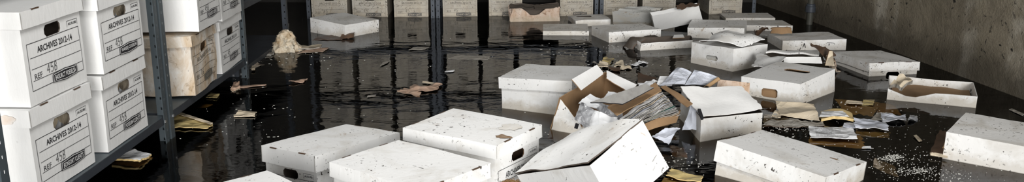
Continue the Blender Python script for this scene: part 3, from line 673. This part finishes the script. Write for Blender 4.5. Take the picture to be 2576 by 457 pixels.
# ------------------------------------------------------------------ burst box with papers
r = empty('burst_box', (.46, 4.22, 0)); tag(r, 'burst open box, brown inside, spilling papers and files', 'box')
cc = Vector((.46, 4.22, 0))
Lb, Kb, Rb, Fb = Vector((.185, 4.165, -.05)), Vector((.47, 4.51, -.05)), Vector((.74, 4.28, -.05)), Vector((.40, 3.98, -.05))
Lt, Kt, Rt = at(1406, 246, .16), at(1524, 181, .235), at(1640, 240, .15)
def bp(name, P, mats, parent=r, **kw):
    bm = panel([Vector(p)-cc for p in P], mats=mats, **kw); return link(name, bm, [M[m] for m in mats], parent, sharp=50)
bp('side_panel', [Kb, Lb, Lt, Kt], ('dirty', 'kraft'), nx=10, ny=6, th=.005, amp=.008, seed=1)
bp('side_panel', [Rb, Kb, Kt, Rt], ('dirty', 'kraft'), nx=10, ny=6, th=.005, amp=.008, seed=2)
bp('side_panel', [Lb, Fb, at(1462, 318, .03), Lt], ('dirty', 'kraft'), nx=8, ny=6, th=.005, amp=.01, seed=3, rag=.05)
bp('side_panel', [Fb, Rb, at(1705, 300, .05), at(1462, 318, .03)], ('dirty', 'kraft'), nx=8, ny=4, th=.005, amp=.008, seed=4)
bp('base_panel', [Lb, Fb, Rb, Kb], ('kraft', 'dirty'), nx=6, ny=6, th=.005)
f1 = bp('flap', [at(1461, 228, .197), at(1518, 186, .225), at(1500, 164, .27), at(1437, 200, .25)], ('clean', 'kraft'), nx=8, ny=5, th=.004, amp=.004, seed=5)
f2 = bp('flap', [at(1526, 196, .225), at(1580, 229, .175), at(1603, 213, .20), at(1526, 177, .245)], ('clean', 'kraft'), nx=10, ny=5, th=.004, amp=.006, seed=6, rag=.03)
grp = 'files and papers spilling from the burst box'
S = sheet
S('plastic_sleeve', 'crumpled grey plastic sleeve at the left inside the burst box', 'sleeve', [(1446, 300, .10), (1480, 326, .07), (1496, 276, .15), (1462, 256, .17)], ('sleeve', 'paper'), nx=14, ny=12, th=.003, amp=.010, freq=22, seed=31, rag=.06)
S('plastic_sleeve', 'grey plastic sleeve with paper fanned across the front of the burst box', 'sleeve', [(1480, 322, .07), (1560, 322, .07), (1552, 296, .12), (1490, 276, .14)], ('paper', 'sleeve'), nx=14, ny=12, th=.003, amp=.010, freq=20, seed=32, rag=.06)
S('plastic_sleeve', 'dark glossy sleeve between the grey board and the left papers', 'sleeve', [(1490, 272, .13), (1575, 308, .09), (1560, 270, .15), (1498, 256, .165)], ('sleeve',), nx=10, ny=8, th=.003, amp=.012, freq=20, seed=33, rag=.05)
S('loose_paper', 'white sheet with curled top leaning on the left wall of the burst box', 'paper', [(1455, 262, .15), (1500, 272, .14), (1522, 252, .165), (1484, 236, .19)], ('paper',), nx=10, ny=8, th=.002, amp=.008, freq=14, seed=34, rag=.05)
S('loose_paper', 'white sheet standing against the back corner of the burst box', 'paper', [(1512, 250, .15), (1556, 262, .15), (1580, 240, .17), (1530, 229, .19)], ('paper',), nx=10, ny=8, th=.002, amp=.008, freq=14, seed=35, rag=.05)
S('kraft_folder', 'small rounded kraft card poking out behind the tipped box', 'folder', [(1490, 333, .09), (1528, 334, .09), (1535, 318, .11), (1488, 321, .11)], ('kraft',), nx=8, ny=5, th=.004, bend=.01, seed=36)
S('lever_clip', 'small black clip on the left papers in the burst box', 'clip', [(1445, 322, .075), (1452, 324, .075), (1456, 311, .10), (1449, 309, .10)], ('ink',), nx=2, ny=3, th=.006)
S('grey_board', 'long grey board lying across the burst box above the kraft folder', 'board', [(1486, 257, .215), (1566, 262, .21), (1644, 222, .25), (1622, 212, .26)], ('grey_card', 'ink'), nx=16, ny=5, th=.005, amp=.004, seed=37, rag=.03)
S('kraft_folder', 'brown kraft folder on top of the fanned files', 'folder', [(1528, 268, .175), (1552, 291, .15), (1664, 229, .215), (1650, 207, .235)], ('kraft', 'kraft_light'), nx=8, ny=14, th=.004, amp=.008, seed=38, rag=.02)
S('kraft_folder', 'narrow light kraft folder edge slanting down right of the fanned files', 'folder', [(1663, 217, .22), (1674, 213, .22), (1742, 262, .185), (1728, 270, .18)], ('kraft_light', 'kraft'), nx=4, ny=12, th=.005, amp=.006, seed=39)
S('kraft_folder', 'curved brown kraft folder beneath the fanned files', 'folder', [(1624, 330, .055), (1700, 308, .085), (1713, 276, .12), (1618, 312, .09)], ('kraft', 'kraft_dark'), nx=12, ny=6, th=.006, amp=.004, bend=-.015, seed=40)
nf = 19
for i in range(nf):
    t = i/(nf-1); t0 = t-1.6/nf; rg = random.Random(i+100); j = lambda s: rg.uniform(-s, s)
    zl, zr = .155-.085*t, .215-.10*t
    def LP(t, d=0): return (1562+62*t+j(5), 299+17*t+3*math.sin(t*5), .155-.085*t-d)
    def RP(t, d=0): return (1665+46*t+j(3), 231+54*t, .215-.10*t-d)
    mm = 'teal' if i in (12, 14) else ['paper', 'paper', 'cream', 'paper_blue', 'paper'][i % 5]
    lab = 'teal file among the fanned white files of the burst box' if mm == 'teal' else '%s wet file in the fan spilling from the burst box' % {'paper': 'white', 'cream': 'cream', 'paper_blue': 'bluish'}[mm]
    S('paper_file', lab, 'file', [LP(t+1.0/nf), RP(t+1.0/nf), RP(t0, .016), LP(t0, .016)], (mm, 'pulp'), nx=18, ny=3, th=.0018, amp=.0065, freq=13, seed=60, rag=.015, group='fan of %s files spilling from the burst box' % ('teal' if mm == 'teal' else {'paper': 'white', 'cream': 'cream', 'paper_blue': 'bluish'}[mm]))
S('document_page', 'bluish printed page, left one of the two fanned behind the burst box', 'paper', [(1660, 212, .15), (1722, 213, .15), (1740, 184, .19), (1704, 172, .205)], ('paper_blue',), nx=12, ny=10, th=.002, amp=.01, bend=.008, text=14, seed=41)
S('document_page', 'bluish printed page, right one of the two, resting on a kraft edge', 'paper', [(1722, 214, .15), (1785, 216, .13), (1806, 196, .18), (1746, 176, .205)], ('paper_blue',), nx=12, ny=10, th=.002, amp=.01, bend=.01, text=14, seed=42)
S('document_page', 'white page peeking out left of the bluish printed pages', 'paper', [(1652, 212, .14), (1690, 214, .14), (1700, 193, .165), (1660, 192, .17)], ('paper',), nx=8, ny=8, th=.002, amp=.008, text=10, seed=43)
S('kraft_folder', 'kraft folder edge curving up right of the bluish printed pages', 'folder', [(1770, 219, .15), (1785, 219, .15), (1812, 200, .18), (1800, 197, .18)], ('kraft_light', 'kraft'), nx=4, ny=8, th=.004, bend=.01, seed=44)
S('box_flap', 'pinkish grey card panel standing behind the draped white lid sheet', 'cardboard', [(dn(at(1798, 222, .13), .004),), (dn(at(1886, 222, .12), .004),), (1886, 208, .155), (1806, 199, .175)], ('sodden', 'kraft'), nx=8, ny=4, th=.004, seed=45)
S('loose_paper', 'bluish white paper hanging over the left edge of the box beside the files', 'paper', [(1716, 326, .03), (1766, 327, .04), (1764, 284, .12), (1738, 262, .155)], ('paper_blue',), nx=10, ny=12, th=.002, amp=.010, freq=12, seed=46, rag=.04)
S('loose_paper', 'crumpled bluish paper sliding into the water between burst box and tipped box', 'paper', [(1640, 345, .02), (1682, 362, .01), (1712, 322, .06), (1672, 320, .06)], ('paper_blue',), nx=12, ny=10, th=.002, amp=.010, freq=14, seed=47, rag=.06)
S('ring_binder_spine', 'short black binder spine on the left edge of the draped lid sheet', 'binder', [(1764, 299, .135), (1770, 298, .135), (1762, 275, .155), (1755, 275, .155)], ('ink',), nx=2, ny=4, th=.01)
S('loose_paper', 'shredded white paper lump behind the fanned files', 'paper', [(1600, 222, .19), (1640, 218, .19), (1655, 200, .20), (1622, 206, .20)], ('paper', 'pulp'), nx=12, ny=8, th=.004, amp=.012, freq=24, seed=48, rag=.12)
S('floating_board', 'brown floating board with a white broken edge behind the burst box', 'board', [(1603, 212, -.004), (1650, 214, -.004), (1652, 197, .02), (1604, 184, .02)], ('kraft_dark', 'clean'), nx=10, ny=6, th=.012, amp=.01, seed=49, rag=.05)

# ------------------------------------------------------------------ scraps and papers on the water
def scrap(label, pts, mat, amp=.012, seed=1, name='paper_scrap', cat='paper', th=.003, rag=.08, freq=12, nx=12, ny=8, **kw):
    return S(name, label, cat, pts, mat if isinstance(mat, tuple) else (mat,), amp=amp*.42, seed=seed, th=th*.7, rag=rag, freq=freq, nx=nx+6, ny=ny+4, **kw)
q = lambda l, z=.006: [(u, v, z) for u, v in l]
scrap('grey-white soggy booklet floating under the nearest shelf', q([(278, 402), (350, 408), (382, 388), (318, 376)], .012), ('paper', 'amber'), .015, 1, name='soggy_booklet', cat='booklet', th=.012)
scrap('amber sunken paper beneath the soggy booklet', q([(275, 410), (350, 420), (385, 396), (300, 392)], -.015), 'amber', .006, 2)
scrap('yellowish wet folder floating at the foot of the left steel post', q([(414, 320), (520, 322), (537, 312), (440, 280)], .008), ('yellow', 'amber'), .014, 3, name='wet_folder', cat='folder', th=.006)
scrap('white edge strip lying on the yellowish wet folder', q([(440, 284), (530, 312), (536, 308), (446, 279)], .022), 'cream', .004, 4, nx=16, ny=2)
scrap('crumpled tan scrap below the stained box, farther out than the wet folder', q([(585, 292), (640, 292), (645, 281), (600, 279)]), 'cream', .02, 5, th=.008)
scrap('pale yellow scrap just under the stained box corner', q([(518, 245), (545, 247), (553, 236), (530, 232)]), 'yellow', .015, 6)
scrap('faint amber sheet under water near the left shelf edge', q([(460, 275), (520, 270), (535, 262), (480, 264)], -.012), 'amber', .006, 7)
scrap('thin pink strip floating right of the stained box', q([(600, 221), (668, 214), (670, 211), (602, 216)]), 'pink', .006, 8, nx=16, ny=2)
scrap('small pink crumb cluster left of the thin pink strip', q([(580, 226), (605, 226), (602, 207), (588, 207)], .01), ('pink', 'cream'), .03, 9, freq=30)
scrap('pinkish scrap floating before the third left bay', q([(726, 207), (762, 208), (774, 197), (745, 200)]), 'pink', .02, 10)
scrap('long pinkish torn paper floating in open water, bright upper half', q([(1018, 232), (1098, 226), (1113, 210), (1040, 215)], .010), 'pink', .022, 11, nx=18, freq=16, name='torn_paper')
scrap('darker tan tail of torn paper beside the long pinkish one', q([(998, 230), (1055, 243), (1060, 232), (1020, 221)], .004), ('pink', 'sodden'), .016, 12, name='torn_paper')
scrap('thin white strip above the long pinkish torn paper', q([(1062, 207), (1110, 214), (1112, 210), (1064, 204)], .008), 'cream', .003, 13, nx=14, ny=2)
scrap('white flake floating right of the double-post reflection', q([(1118, 181), (1140, 180), (1144, 176), (1122, 177)]), 'paper', .004, 14)
scrap('flat grey white film painting ripple highlight and foam under the middle far bay', q([(1128, 148), (1225, 150), (1232, 141), (1150, 138)], .002), ('pulp', 'pulp'), .004, 15, nx=20, ny=4)  # white ripple highlight laid on the water as a pale sheet
scrap('pale scrap floating below the double steel post, left side', q([(1028, 126), (1070, 124), (1080, 118), (1040, 118)], .004), 'pulp', .01, 16)
scrap('short white sliver in the dark water above the front cluster', q([(923, 244), (944, 241), (946, 238), (925, 240)]), 'pulp', .002, 17, nx=4, ny=2)
scrap('short sliver floating left of centre near the second far box reflection', q([(956, 166), (975, 158), (980, 152), (962, 158)]), 'pulp', .004, 18)
# heap near third bay
sc = bmesh.new(); n1, n2 = 22, 12; rows = []
for j in range(n2+1):
    t = j/n2; rad = .115*(1-t)**.7+.026; ring = []
    for i in range(n1):
        a_ = 2*PI*i/n1; rr_ = rad*(1+.35*noise.noise(Vector((math.cos(a_)*2, math.sin(a_)*2, t*3))))
        ring.append(sc.verts.new(Vector((rr_*math.cos(a_)*.8, rr_*math.sin(a_)*.6, t*.155-.01))+noise.noise_vector(Vector((math.cos(a_)*5, math.sin(a_)*5, t*9)))*.018))
    rows.append(ring)
for a_, b_ in zip(rows[:-1], rows[1:]):
    for i in range(n1): sc.faces.new([a_[i], a_[(i+1) % n1], b_[(i+1) % n1], b_[i]])
sc.faces.new(rows[-1]); sc.faces.new(list(reversed(rows[0])))
o = link('crumpled_paper', sc, [M['crumple']], sharp=25); o.location = at(708, 127, 0)+Vector((.035, 0, 0)); tag(o, 'crumpled yellow-stained white paper heaped up in front of the third left bay', 'paper')
scrap('flat white sheet left of the crumpled paper heap', q([(618, 118), (655, 116), (672, 100), (632, 99)], .012), 'paper', .015, 20)
scrap('grey folded strip running down from the flat white sheet', q([(648, 112), (690, 128), (698, 122), (656, 105)], .012), 'pulp', .01, 21)
scrap('long pale strip floating right of the crumpled paper heap', q([(706, 126), (806, 121), (811, 113), (708, 117)], .014), ('cream', 'pulp'), .01, 22, nx=20, th=.01, freq=14)
scrap('wider tan soaked strip just below the long pale strip', q([(748, 134), (812, 130), (830, 119), (770, 124)], .006), ('pink', 'sodden'), .010, 23)
scrap('small white flake below the grey folded strip', q([(634, 135), (660, 134), (664, 128), (640, 129)]), 'paper', .008, 24)
scrap('grey pulp lump below the crumpled paper heap', q([(668, 146), (686, 146), (690, 132), (672, 134)]), 'pulp', .03, 25)
scrap('brown soaked sheet floating near the end post of the second bay', q([(612, 172), (640, 172), (664, 162), (620, 150)], .002), ('sodden', 'pulp'), .012, 26)
scrap('tiny cream square on the brown soaked sheet', q([(632, 176), (641, 176), (643, 166), (634, 165)], .012), 'cream', .002, 27, nx=3, ny=3)
scrap('grey shard standing against the end post of the third bay', [(717, 78, .0), (727, 80, .0), (727, 58, .09), (716, 66, .09)], 'pulp', .004, 28)
scrap('dark brown sodden flap at the left of the grey soaked box', q([(786, 100), (862, 100), (872, 86), (800, 92)], .004), 'kraft_dark', .014, 29, name='sodden_card', cat='cardboard')
scrap('rusty sodden card stuck under the corner of the grey soaked box', [(852, 98, .003), (890, 96, .003), (892, 82, .035), (860, 86, .03)], 'kraft_dark', .03, 30, name='sodden_card', cat='cardboard', freq=18)
# scraps before the low torn box
for i, (l, m_) in enumerate([([(1502, 168), (1530, 170), (1530, 158), (1508, 156)], 'cream'), ([(1512, 156), (1535, 158), (1545, 147), (1520, 145)], 'yellow'), ([(1545, 165), (1570, 166), (1568, 156), (1550, 157)], 'cream'), ([(1560, 174), (1590, 172), (1580, 163), (1562, 166)], 'cream'), ([(1586, 166), (1606, 163), (1602, 157), (1590, 160)], 'paper'), ([(1604, 160), (1630, 160), (1622, 153), (1606, 155)], 'paper'), ([(1488, 158), (1502, 164), (1506, 160), (1494, 154)], 'pulp'), ([(1530, 176), (1560, 178), (1560, 170), (1532, 168)], 'kraft_dark')]):
    scrap(['round cream crumb at the left of the scrap cluster above the lone floating box', 'pale yellow crumpled lump topping the scrap cluster above the burst box', 'cream scrap in the middle of the floating scrap cluster', 'pointed cream scrap at the lower edge of the floating scrap cluster', 'small white scrap right of centre in the floating scrap cluster', 'white pointed scrap at the right end of the floating scrap cluster', 'grey sliver at the far left of the floating scrap cluster', 'dark brown wet card under the floating scrap cluster'][i], q(l, .008), m_, .03, 70+i, freq=22, th=.006)
# right-hand debris
scrap('wavy cream card sheet floating in front of the slit-topped box', [(1962, 290, .01), (2062, 302, .02), (2048, 262, .04), (1950, 252, .04)], ('cream', 'cream'), .022, 40, nx=16, ny=12, freq=7, name='wavy_card', cat='cardboard', rag=.03)
scrap('small folded cream card left of the wavy cream sheet', q([(1940, 292), (1962, 296), (1970, 282), (1950, 276)], .012), 'cream', .015, 41)
scrap('dark torn wet debris sheet left of the wavy cream sheet', q([(1920, 322), (2030, 322), (2010, 300), (1920, 285)], .003), ('pulp', 'kraft_dark'), .03, 42, nx=24, ny=14, freq=16, name='torn_debris', cat='debris')
scrap('mottled wet debris strip along the water below the wavy cream sheet', q([(2000, 316), (2075, 316), (2068, 306), (1995, 304)], .003), ('pulp', 'kraft_dark'), .02, 43, nx=20, ny=8, freq=22, name='torn_debris', cat='debris')
scrap('rolled striped soaked bundle right of the wavy cream sheet', q([(2066, 303), (2148, 304), (2140, 284), (2064, 282)], .012), ('amber', 'amber'), .008, 44, name='soaked_bundle', cat='paper', th=.02, bend=.015)
scrap('grey-white top page of the rolled striped bundle', q([(2064, 292), (2136, 292), (2120, 280), (2066, 280)], .034), 'paper', .006, 45)
scrap('large amber sunken folder before the upturned tray', q([(2128, 286), (2196, 292), (2215, 258), (2100, 250)], -.008), 'amber', .010, 46, name='wet_folder', cat='folder', nx=14)
scrap('second amber folder sunk beside the first, reaching towards the tray', q([(2190, 278), (2270, 290), (2250, 266), (2190, 252)], -.014), 'amber', .010, 47, name='wet_folder', cat='folder')
scrap('cream sliver lying on the large amber sunken folder', q([(2128, 259), (2172, 262), (2166, 254), (2130, 252)], .010), 'cream', .004, 48)
scrap('yellow ridge of the amber folder beside the cream sliver', q([(2168, 262), (2196, 264), (2200, 252), (2172, 251)], .006), 'yellow', .010, 49)
scrap('crumpled white paper floating right of the amber folders', q([(2222, 304), (2280, 302), (2276, 290), (2214, 285)], .014), ('paper_blue', 'paper'), .028, 50, freq=18)
scrap('grey crumpled paper behind the crumpled white one', q([(2190, 300), (2226, 300), (2236, 284), (2205, 283)], .010), 'pulp', .02, 51)
scrap('shredded clear plastic right of the crumpled white paper', q([(2284, 305), (2308, 303), (2308, 292), (2288, 292)], .006), 'sleeve', .03, 52, freq=30)
scrap('bluish white wet sheet lying on an amber folder, upper of the two', q([(2152, 322), (2235, 326), (2228, 306), (2146, 294)], .016), ('paper_blue', 'paper'), .020, 53, freq=12, name='wet_sheet')
scrap('amber folder under the upper bluish wet sheet', q([(2150, 340), (2238, 345), (2236, 322), (2156, 318)], -.006), 'yellow', .008, 54, name='wet_folder', cat='folder')
scrap('small grey paper edge left of the upper bluish wet sheet', q([(2120, 320), (2150, 322), (2150, 309), (2124, 309)], .006), 'paper_blue', .01, 55)
scrap('white printed wet sheet lying on an amber folder, lower of the two', q([(2038, 344), (2156, 348), (2146, 322), (2034, 317)], .016), ('paper', 'paper'), .012, 56, nx=14, name='wet_sheet', rag=.03, text=12)
scrap('amber folder under the lower white printed sheet', q([(2034, 362), (2178, 374), (2166, 342), (2040, 340)], -.010), 'amber', .010, 57, name='wet_folder', cat='folder')
scrap('small white strip below the lower printed sheet', q([(2168, 372), (2192, 372), (2190, 367), (2170, 368)], .005), 'paper', .003, 58, nx=4, ny=2)
scrap('white sliver floating between the wet sheets and the brown board', q([(2312, 356), (2320, 353), (2305, 339), (2298, 341)], .006), 'cream', .003, 59, nx=3, ny=4)
scrap('thin white strip floating by the right wall', q([(2570, 290), (2580, 288), (2546, 273), (2538, 275)], .004), 'pulp', .003, 60, nx=3, ny=6)
scrap('soaked brown board floating against the box at the right edge', [(2338, 388, .0), (2384, 394, .01), (2400, 336, .05), (2364, 329, .05)], ('kraft_dark', 'cream', 'cream'), .016, 61, nx=12, ny=10, th=.012, name='soaked_board', cat='board', freq=12)
scrap('pale patch of torn lining on the soaked brown board', [(2370, 372, .042), (2390, 372, .045), (2396, 344, .068), (2384, 344, .066)], ('kraft_light',), .008, 62, nx=6, ny=6)
scrap('white torn lower edge of the soaked brown board', [(2340, 390, .012), (2384, 396, .014), (2384, 388, .02), (2344, 383, .02)], 'cream', .008, 63, ny=3)
scrap('thin yellow folder floating at the foot of the tipped box', q([(1676, 442), (1760, 458), (1770, 446), (1688, 424)], .010), ('yellow', 'amber'), .014, 64, name='wet_folder', cat='folder', th=.006)
scrap('amber sunken paper below the tipped box corner', q([(1655, 470), (1740, 475), (1730, 452), (1670, 446)], -.008), 'yellow', .012, 65)
scrap('torn brown film in the dark water right of the tipped box', q([(1690, 392), (1730, 400), (1722, 372), (1684, 366)], -.006), 'kraft_dark', .016, 66)
scrap('ragged mud-coloured card in the sparkling scum, right of the long box', q([(2195, 420), (2260, 445), (2250, 415), (2200, 398)], -.002), 'sodden', .012, 67, freq=16, nx=16, name='sodden_card', cat='cardboard')

# frayed straw tuft in front of the tall box
bm = bmesh.new(); rg = random.Random(3)
for i in range(190):
    a_ = rg.uniform(0, 2*PI); l = rg.uniform(.008, .026); b0 = Vector((rg.gauss(0, .022), rg.gauss(0, .01), 0)); d = Vector((math.cos(a_)*.8, math.sin(a_)*.4, rg.uniform(.2, 1.2))).normalized()
    w = .0009; p = b0; pv = None
    for s_ in range(4):
        pp_ = b0+d*l*s_/3+Vector((0, 0, -.02*(s_/3)**2))
        vs = [bm.verts.new(pp_+Vector((w*math.cos(t), w*math.sin(t)*.6, w*math.sin(t)))) for t in (0, 2.1, 4.2)]
        if pv:
            for k_ in range(3): bm.faces.new([pv[k_], pv[(k_+1) % 3], vs[(k_+1) % 3], vs[k_]])
        pv = vs
o = link('straw_tuft', bm, [M['straw']], smooth=False); o.location = at(1283, 456, .16); tag(o, 'frayed straw-coloured tuft of fibre between the tall box and the tipped box', 'fibre tuft')
# scum flecks: nobody could count them
bm = bmesh.new(); rg = random.Random(9)
def fleck(u, v, s, z=.0015):
    c = at(u, v, z); n = rg.randint(5, 7); a0 = rg.uniform(0, 6); el = rg.uniform(.15, .6)
    rot = rg.uniform(0, PI)
    top_, bot_ = [], []
    for i in range(n):
        a_ = a0+2*PI*i/n; rr_ = s*rg.uniform(.5, 1.2); x_, y_ = rr_*math.cos(a_), rr_*math.sin(a_)*el
        p = Vector((x_*math.cos(rot)*1.6-y_*math.sin(rot), x_*math.sin(rot)+y_*math.cos(rot), 0))
        top_.append(bm.verts.new(c+p+Vector((0, 0, .0002)))); bot_.append(bm.verts.new(c+p*1.1-Vector((0, 0, .002))))
    bm.faces.new(top_)
    for i in range(n): bm.faces.new([bot_[i], bot_[(i+1) % n], top_[(i+1) % n], top_[i]])
for (cx, cy, sx, sy, n, s) in ((2270, 412, 55, 22, 230, .0015), (2210, 330, 90, 35, 60, .0014), (1975, 318, 45, 12, 160, .003), (2370, 442, 45, 9, 120, .0015), (2250, 392, 12, 3, 120, .0016), (2300, 428, 30, 4, 150, .0017), (2240, 398, 18, 4, 90, .0018), (1720, 415, 30, 20, 60, .0025), (2120, 270, 70, 15, 60, .0025), (1560, 165, 45, 10, 70, .0045), (700, 140, 70, 14, 70, .004), (620, 300, 60, 40, 50, .0025), (1000, 200, 200, 60, 60, .0025), (1480, 125, 90, 10, 60, .0035), (2320, 340, 90, 50, 90, .0018), (1330, 340, 60, 40, 10, .002)):
    for i in range(n): 
        u, v = rg.gauss(cx, sx), rg.gauss(cy, sy)
        if v < 62 or v > 470: continue
        if u > 1288+ (v+110)*2.9: continue
        fleck(u, v, s*rg.uniform(.4, 1.5)*(1.6 if rg.random() < .06 else 1))
o = link('scum_flecks', bm, [M['foam']], smooth=False); tag(o, 'pale flecks of scum and paper pulp scattered over the dark water', 'scum', kind='stuff')

# tipped box: loose top sheet with a gaping seam; papers behind hand holes; smears
def root_by_label(t): return [o for o in C.objects if o.parent is None and t in str(o.get('label', ''))][0]
tb = root_by_label('tipped on its edge'); Wt, Lt_, Ht = .3978, .2808, .1952
bm = panel([(-Wt/2-.034, -Lt_/2-.004, Ht+.012), (Wt/2, -Lt_/2, Ht+.002), (Wt/2+.002, Lt_/2, Ht+.004), (-Wt/2, Lt_/2, Ht+.006)], 16, 12, .005, .012, 6, 5, .015, ('dirty', 'shade_liner'))
link('top_flap', bm, [M['dirty'], M['shade_liner']], tb, sharp=50)
for lab, key in (('white papers showing through the hand hole of the lowest nearest box', 'L2'), ('pinkish papers showing through the hand hole of the upper box beside the post', 'R1'), ('white papers showing through the hand hole of the lower box beside the post', 'R2')):
    v = kx(RB[key]); r = empty('document_stack', (v[0]+.228, v[1], v[2]+.016)); tag(r, lab, 'papers')
    for i in range(7):
        bm = panel([(.0+.004*i-.05, -.13, .004), (.0+.004*i-.05, .13, .004), (.012+.004*i-.05, .13, .235+.004*(i % 3)), (.01+.004*i-.05, -.13, .235+.003*(i % 2))], 6, 6, .0025, .006, 9, i, .02)
        link('document_sheet', bm, [M['pink' if (key == 'R1' and i % 3 == 1) else 'paper' if i % 2 else 'cream']], r)
def smear(parent, cx, cy, w, h, z, mat, seed):
    bm = bmesh.new(); n = 26; rim = []
    for i in range(n):
        a_ = 2*PI*i/n; rr_ = 1+.55*noise.noise(Vector((math.cos(a_)*1.6+seed, math.sin(a_)*1.6, seed)))+.25*noise.noise(Vector((a_*3, seed, 2)))
        rim.append(bm.verts.new((cx+w*rr_*math.cos(a_), cy+h*rr_*math.sin(a_), z)))
    c_ = bm.verts.new((cx, cy, z+.0015))
    for i in range(n): bm.faces.new([c_, rim[i], rim[(i+1) % n]])
    return link('mud_smear', bm, [M[mat]], parent)
M['pinkscuff'] = plain('pinkish_scuff', (.74, .62, .52), .7, .9, 16, dark=(.84, .83, .81))
M['mud'] = plain('dried_mud', (.22, .13, .07), .8, .6, 50, dark=(.42, .36, .28)); M['tide'] = plain('beige_tide_mark', (.66, .625, .56), .7, .9, 14, dark=(.80, .79, .77))
tbx = root_by_label('tall white archive box'); smear(tbx, -.06, -.175, .022, .03, .3165, 'mud', 3); smear(tbx, .06, -.13, .05, .038, .3160, 'tide', 7)
fx = root_by_label('long white box floating low'); smear(fx, .08, -.15, .008, .02, .2668, 'mud', 8)
def mark(key, pts_list, w=.004):
    o_ = root_by_label(key); 
    for pts_ in pts_list:
        bm = bmesh.new(); yy_ = pts_[0]
        stroke(bm, pts_[1], w, lambda x, z: Vector((x, yy_, z)), 0)
        link('ink_mark', bm, [M['ink']], o_, smooth=False)
l2 = root_by_label('lower box of the nearest stack'); vv = kx(RB['L2'])
bm = bmesh.new(); n_ = 24; rim = []
for i in range(n_):
    a_ = 2*PI*i/n_; r_ = 1+.5*noise.noise(Vector((math.cos(a_)*2, math.sin(a_)*2, 4)))
    rim.append(bm.verts.new((-vv[6]/2-.005, -vv[7]/2+.085+.040*r_*math.cos(a_), vv[8]-vv[9]*.5+.018*r_*math.sin(a_))))
bm.faces.new(rim); link('pink_scuff', bm, [M['pinkscuff']], l2)
mark('two small ink marks', [(-.1755, [(-.085, .185), (-.075, .215), (-.066, .183)]), (-.1755, [(-.11, .165), (-.105, .172), (-.10, .185)]), (-.1755, [(.09, .215), (.13, .212)]), (-.1755, [(.105, .208), (.107, .195)])])
mark('black scratch', [(-.1835, [(-.03, .20), (-.012, .175)])], .007)
# ------------------------------------------------------------------ light
def area(name, loc, target, size, power, col=(1, 1, 1), sy=None):
    d = bpy.data.lights.new(name, 'AREA'); d.energy = power; d.color = col; d.size = size
    if sy: d.shape = 'RECTANGLE'; d.size_y = sy
    o = bpy.data.objects.new(name, d); C.objects.link(o); o.location = loc
    o.rotation_euler = (Vector(target)-Vector(loc)).to_track_quat('-Z', 'Y').to_euler(); return o
area('doorway_light', (1.7, -1.6, 1.9), (-.2, 6, .2), 2.2, 95, (1, .985, .96), 1.3)
s = bpy.data.lights.new('low_daylight', 'SUN'); s.energy = 4.1; s.angle = .6; s.color = (1, .99, .97)
so = bpy.data.objects.new('low_daylight', s); C.objects.link(so); so.rotation_euler = Vector((-.09, 1, -.055)).to_track_quat('-Z', 'Y').to_euler()
area('ceiling_lamp', (-.15, 2.5, 2.75), (.1, 3.1, 0), 1.3, 47, (1, .99, .97), .6)
w = bpy.data.worlds.new('dim'); bpy.context.scene.world = w; w.use_nodes = True
w.node_tree.nodes['Background'].inputs[0].default_value = (.5, .52, .55, 1); w.node_tree.nodes['Background'].inputs[1].default_value = .05
sc_ = bpy.context.scene
sc_.view_settings.view_transform = 'Standard'; sc_.view_settings.look = 'None'; sc_.view_settings.gamma = 1; sc_.view_settings.exposure = .13; sc_.view_settings.use_curve_mapping = False
sc_.cycles.max_bounces = 8; sc_.cycles.transparent_max_bounces = 12
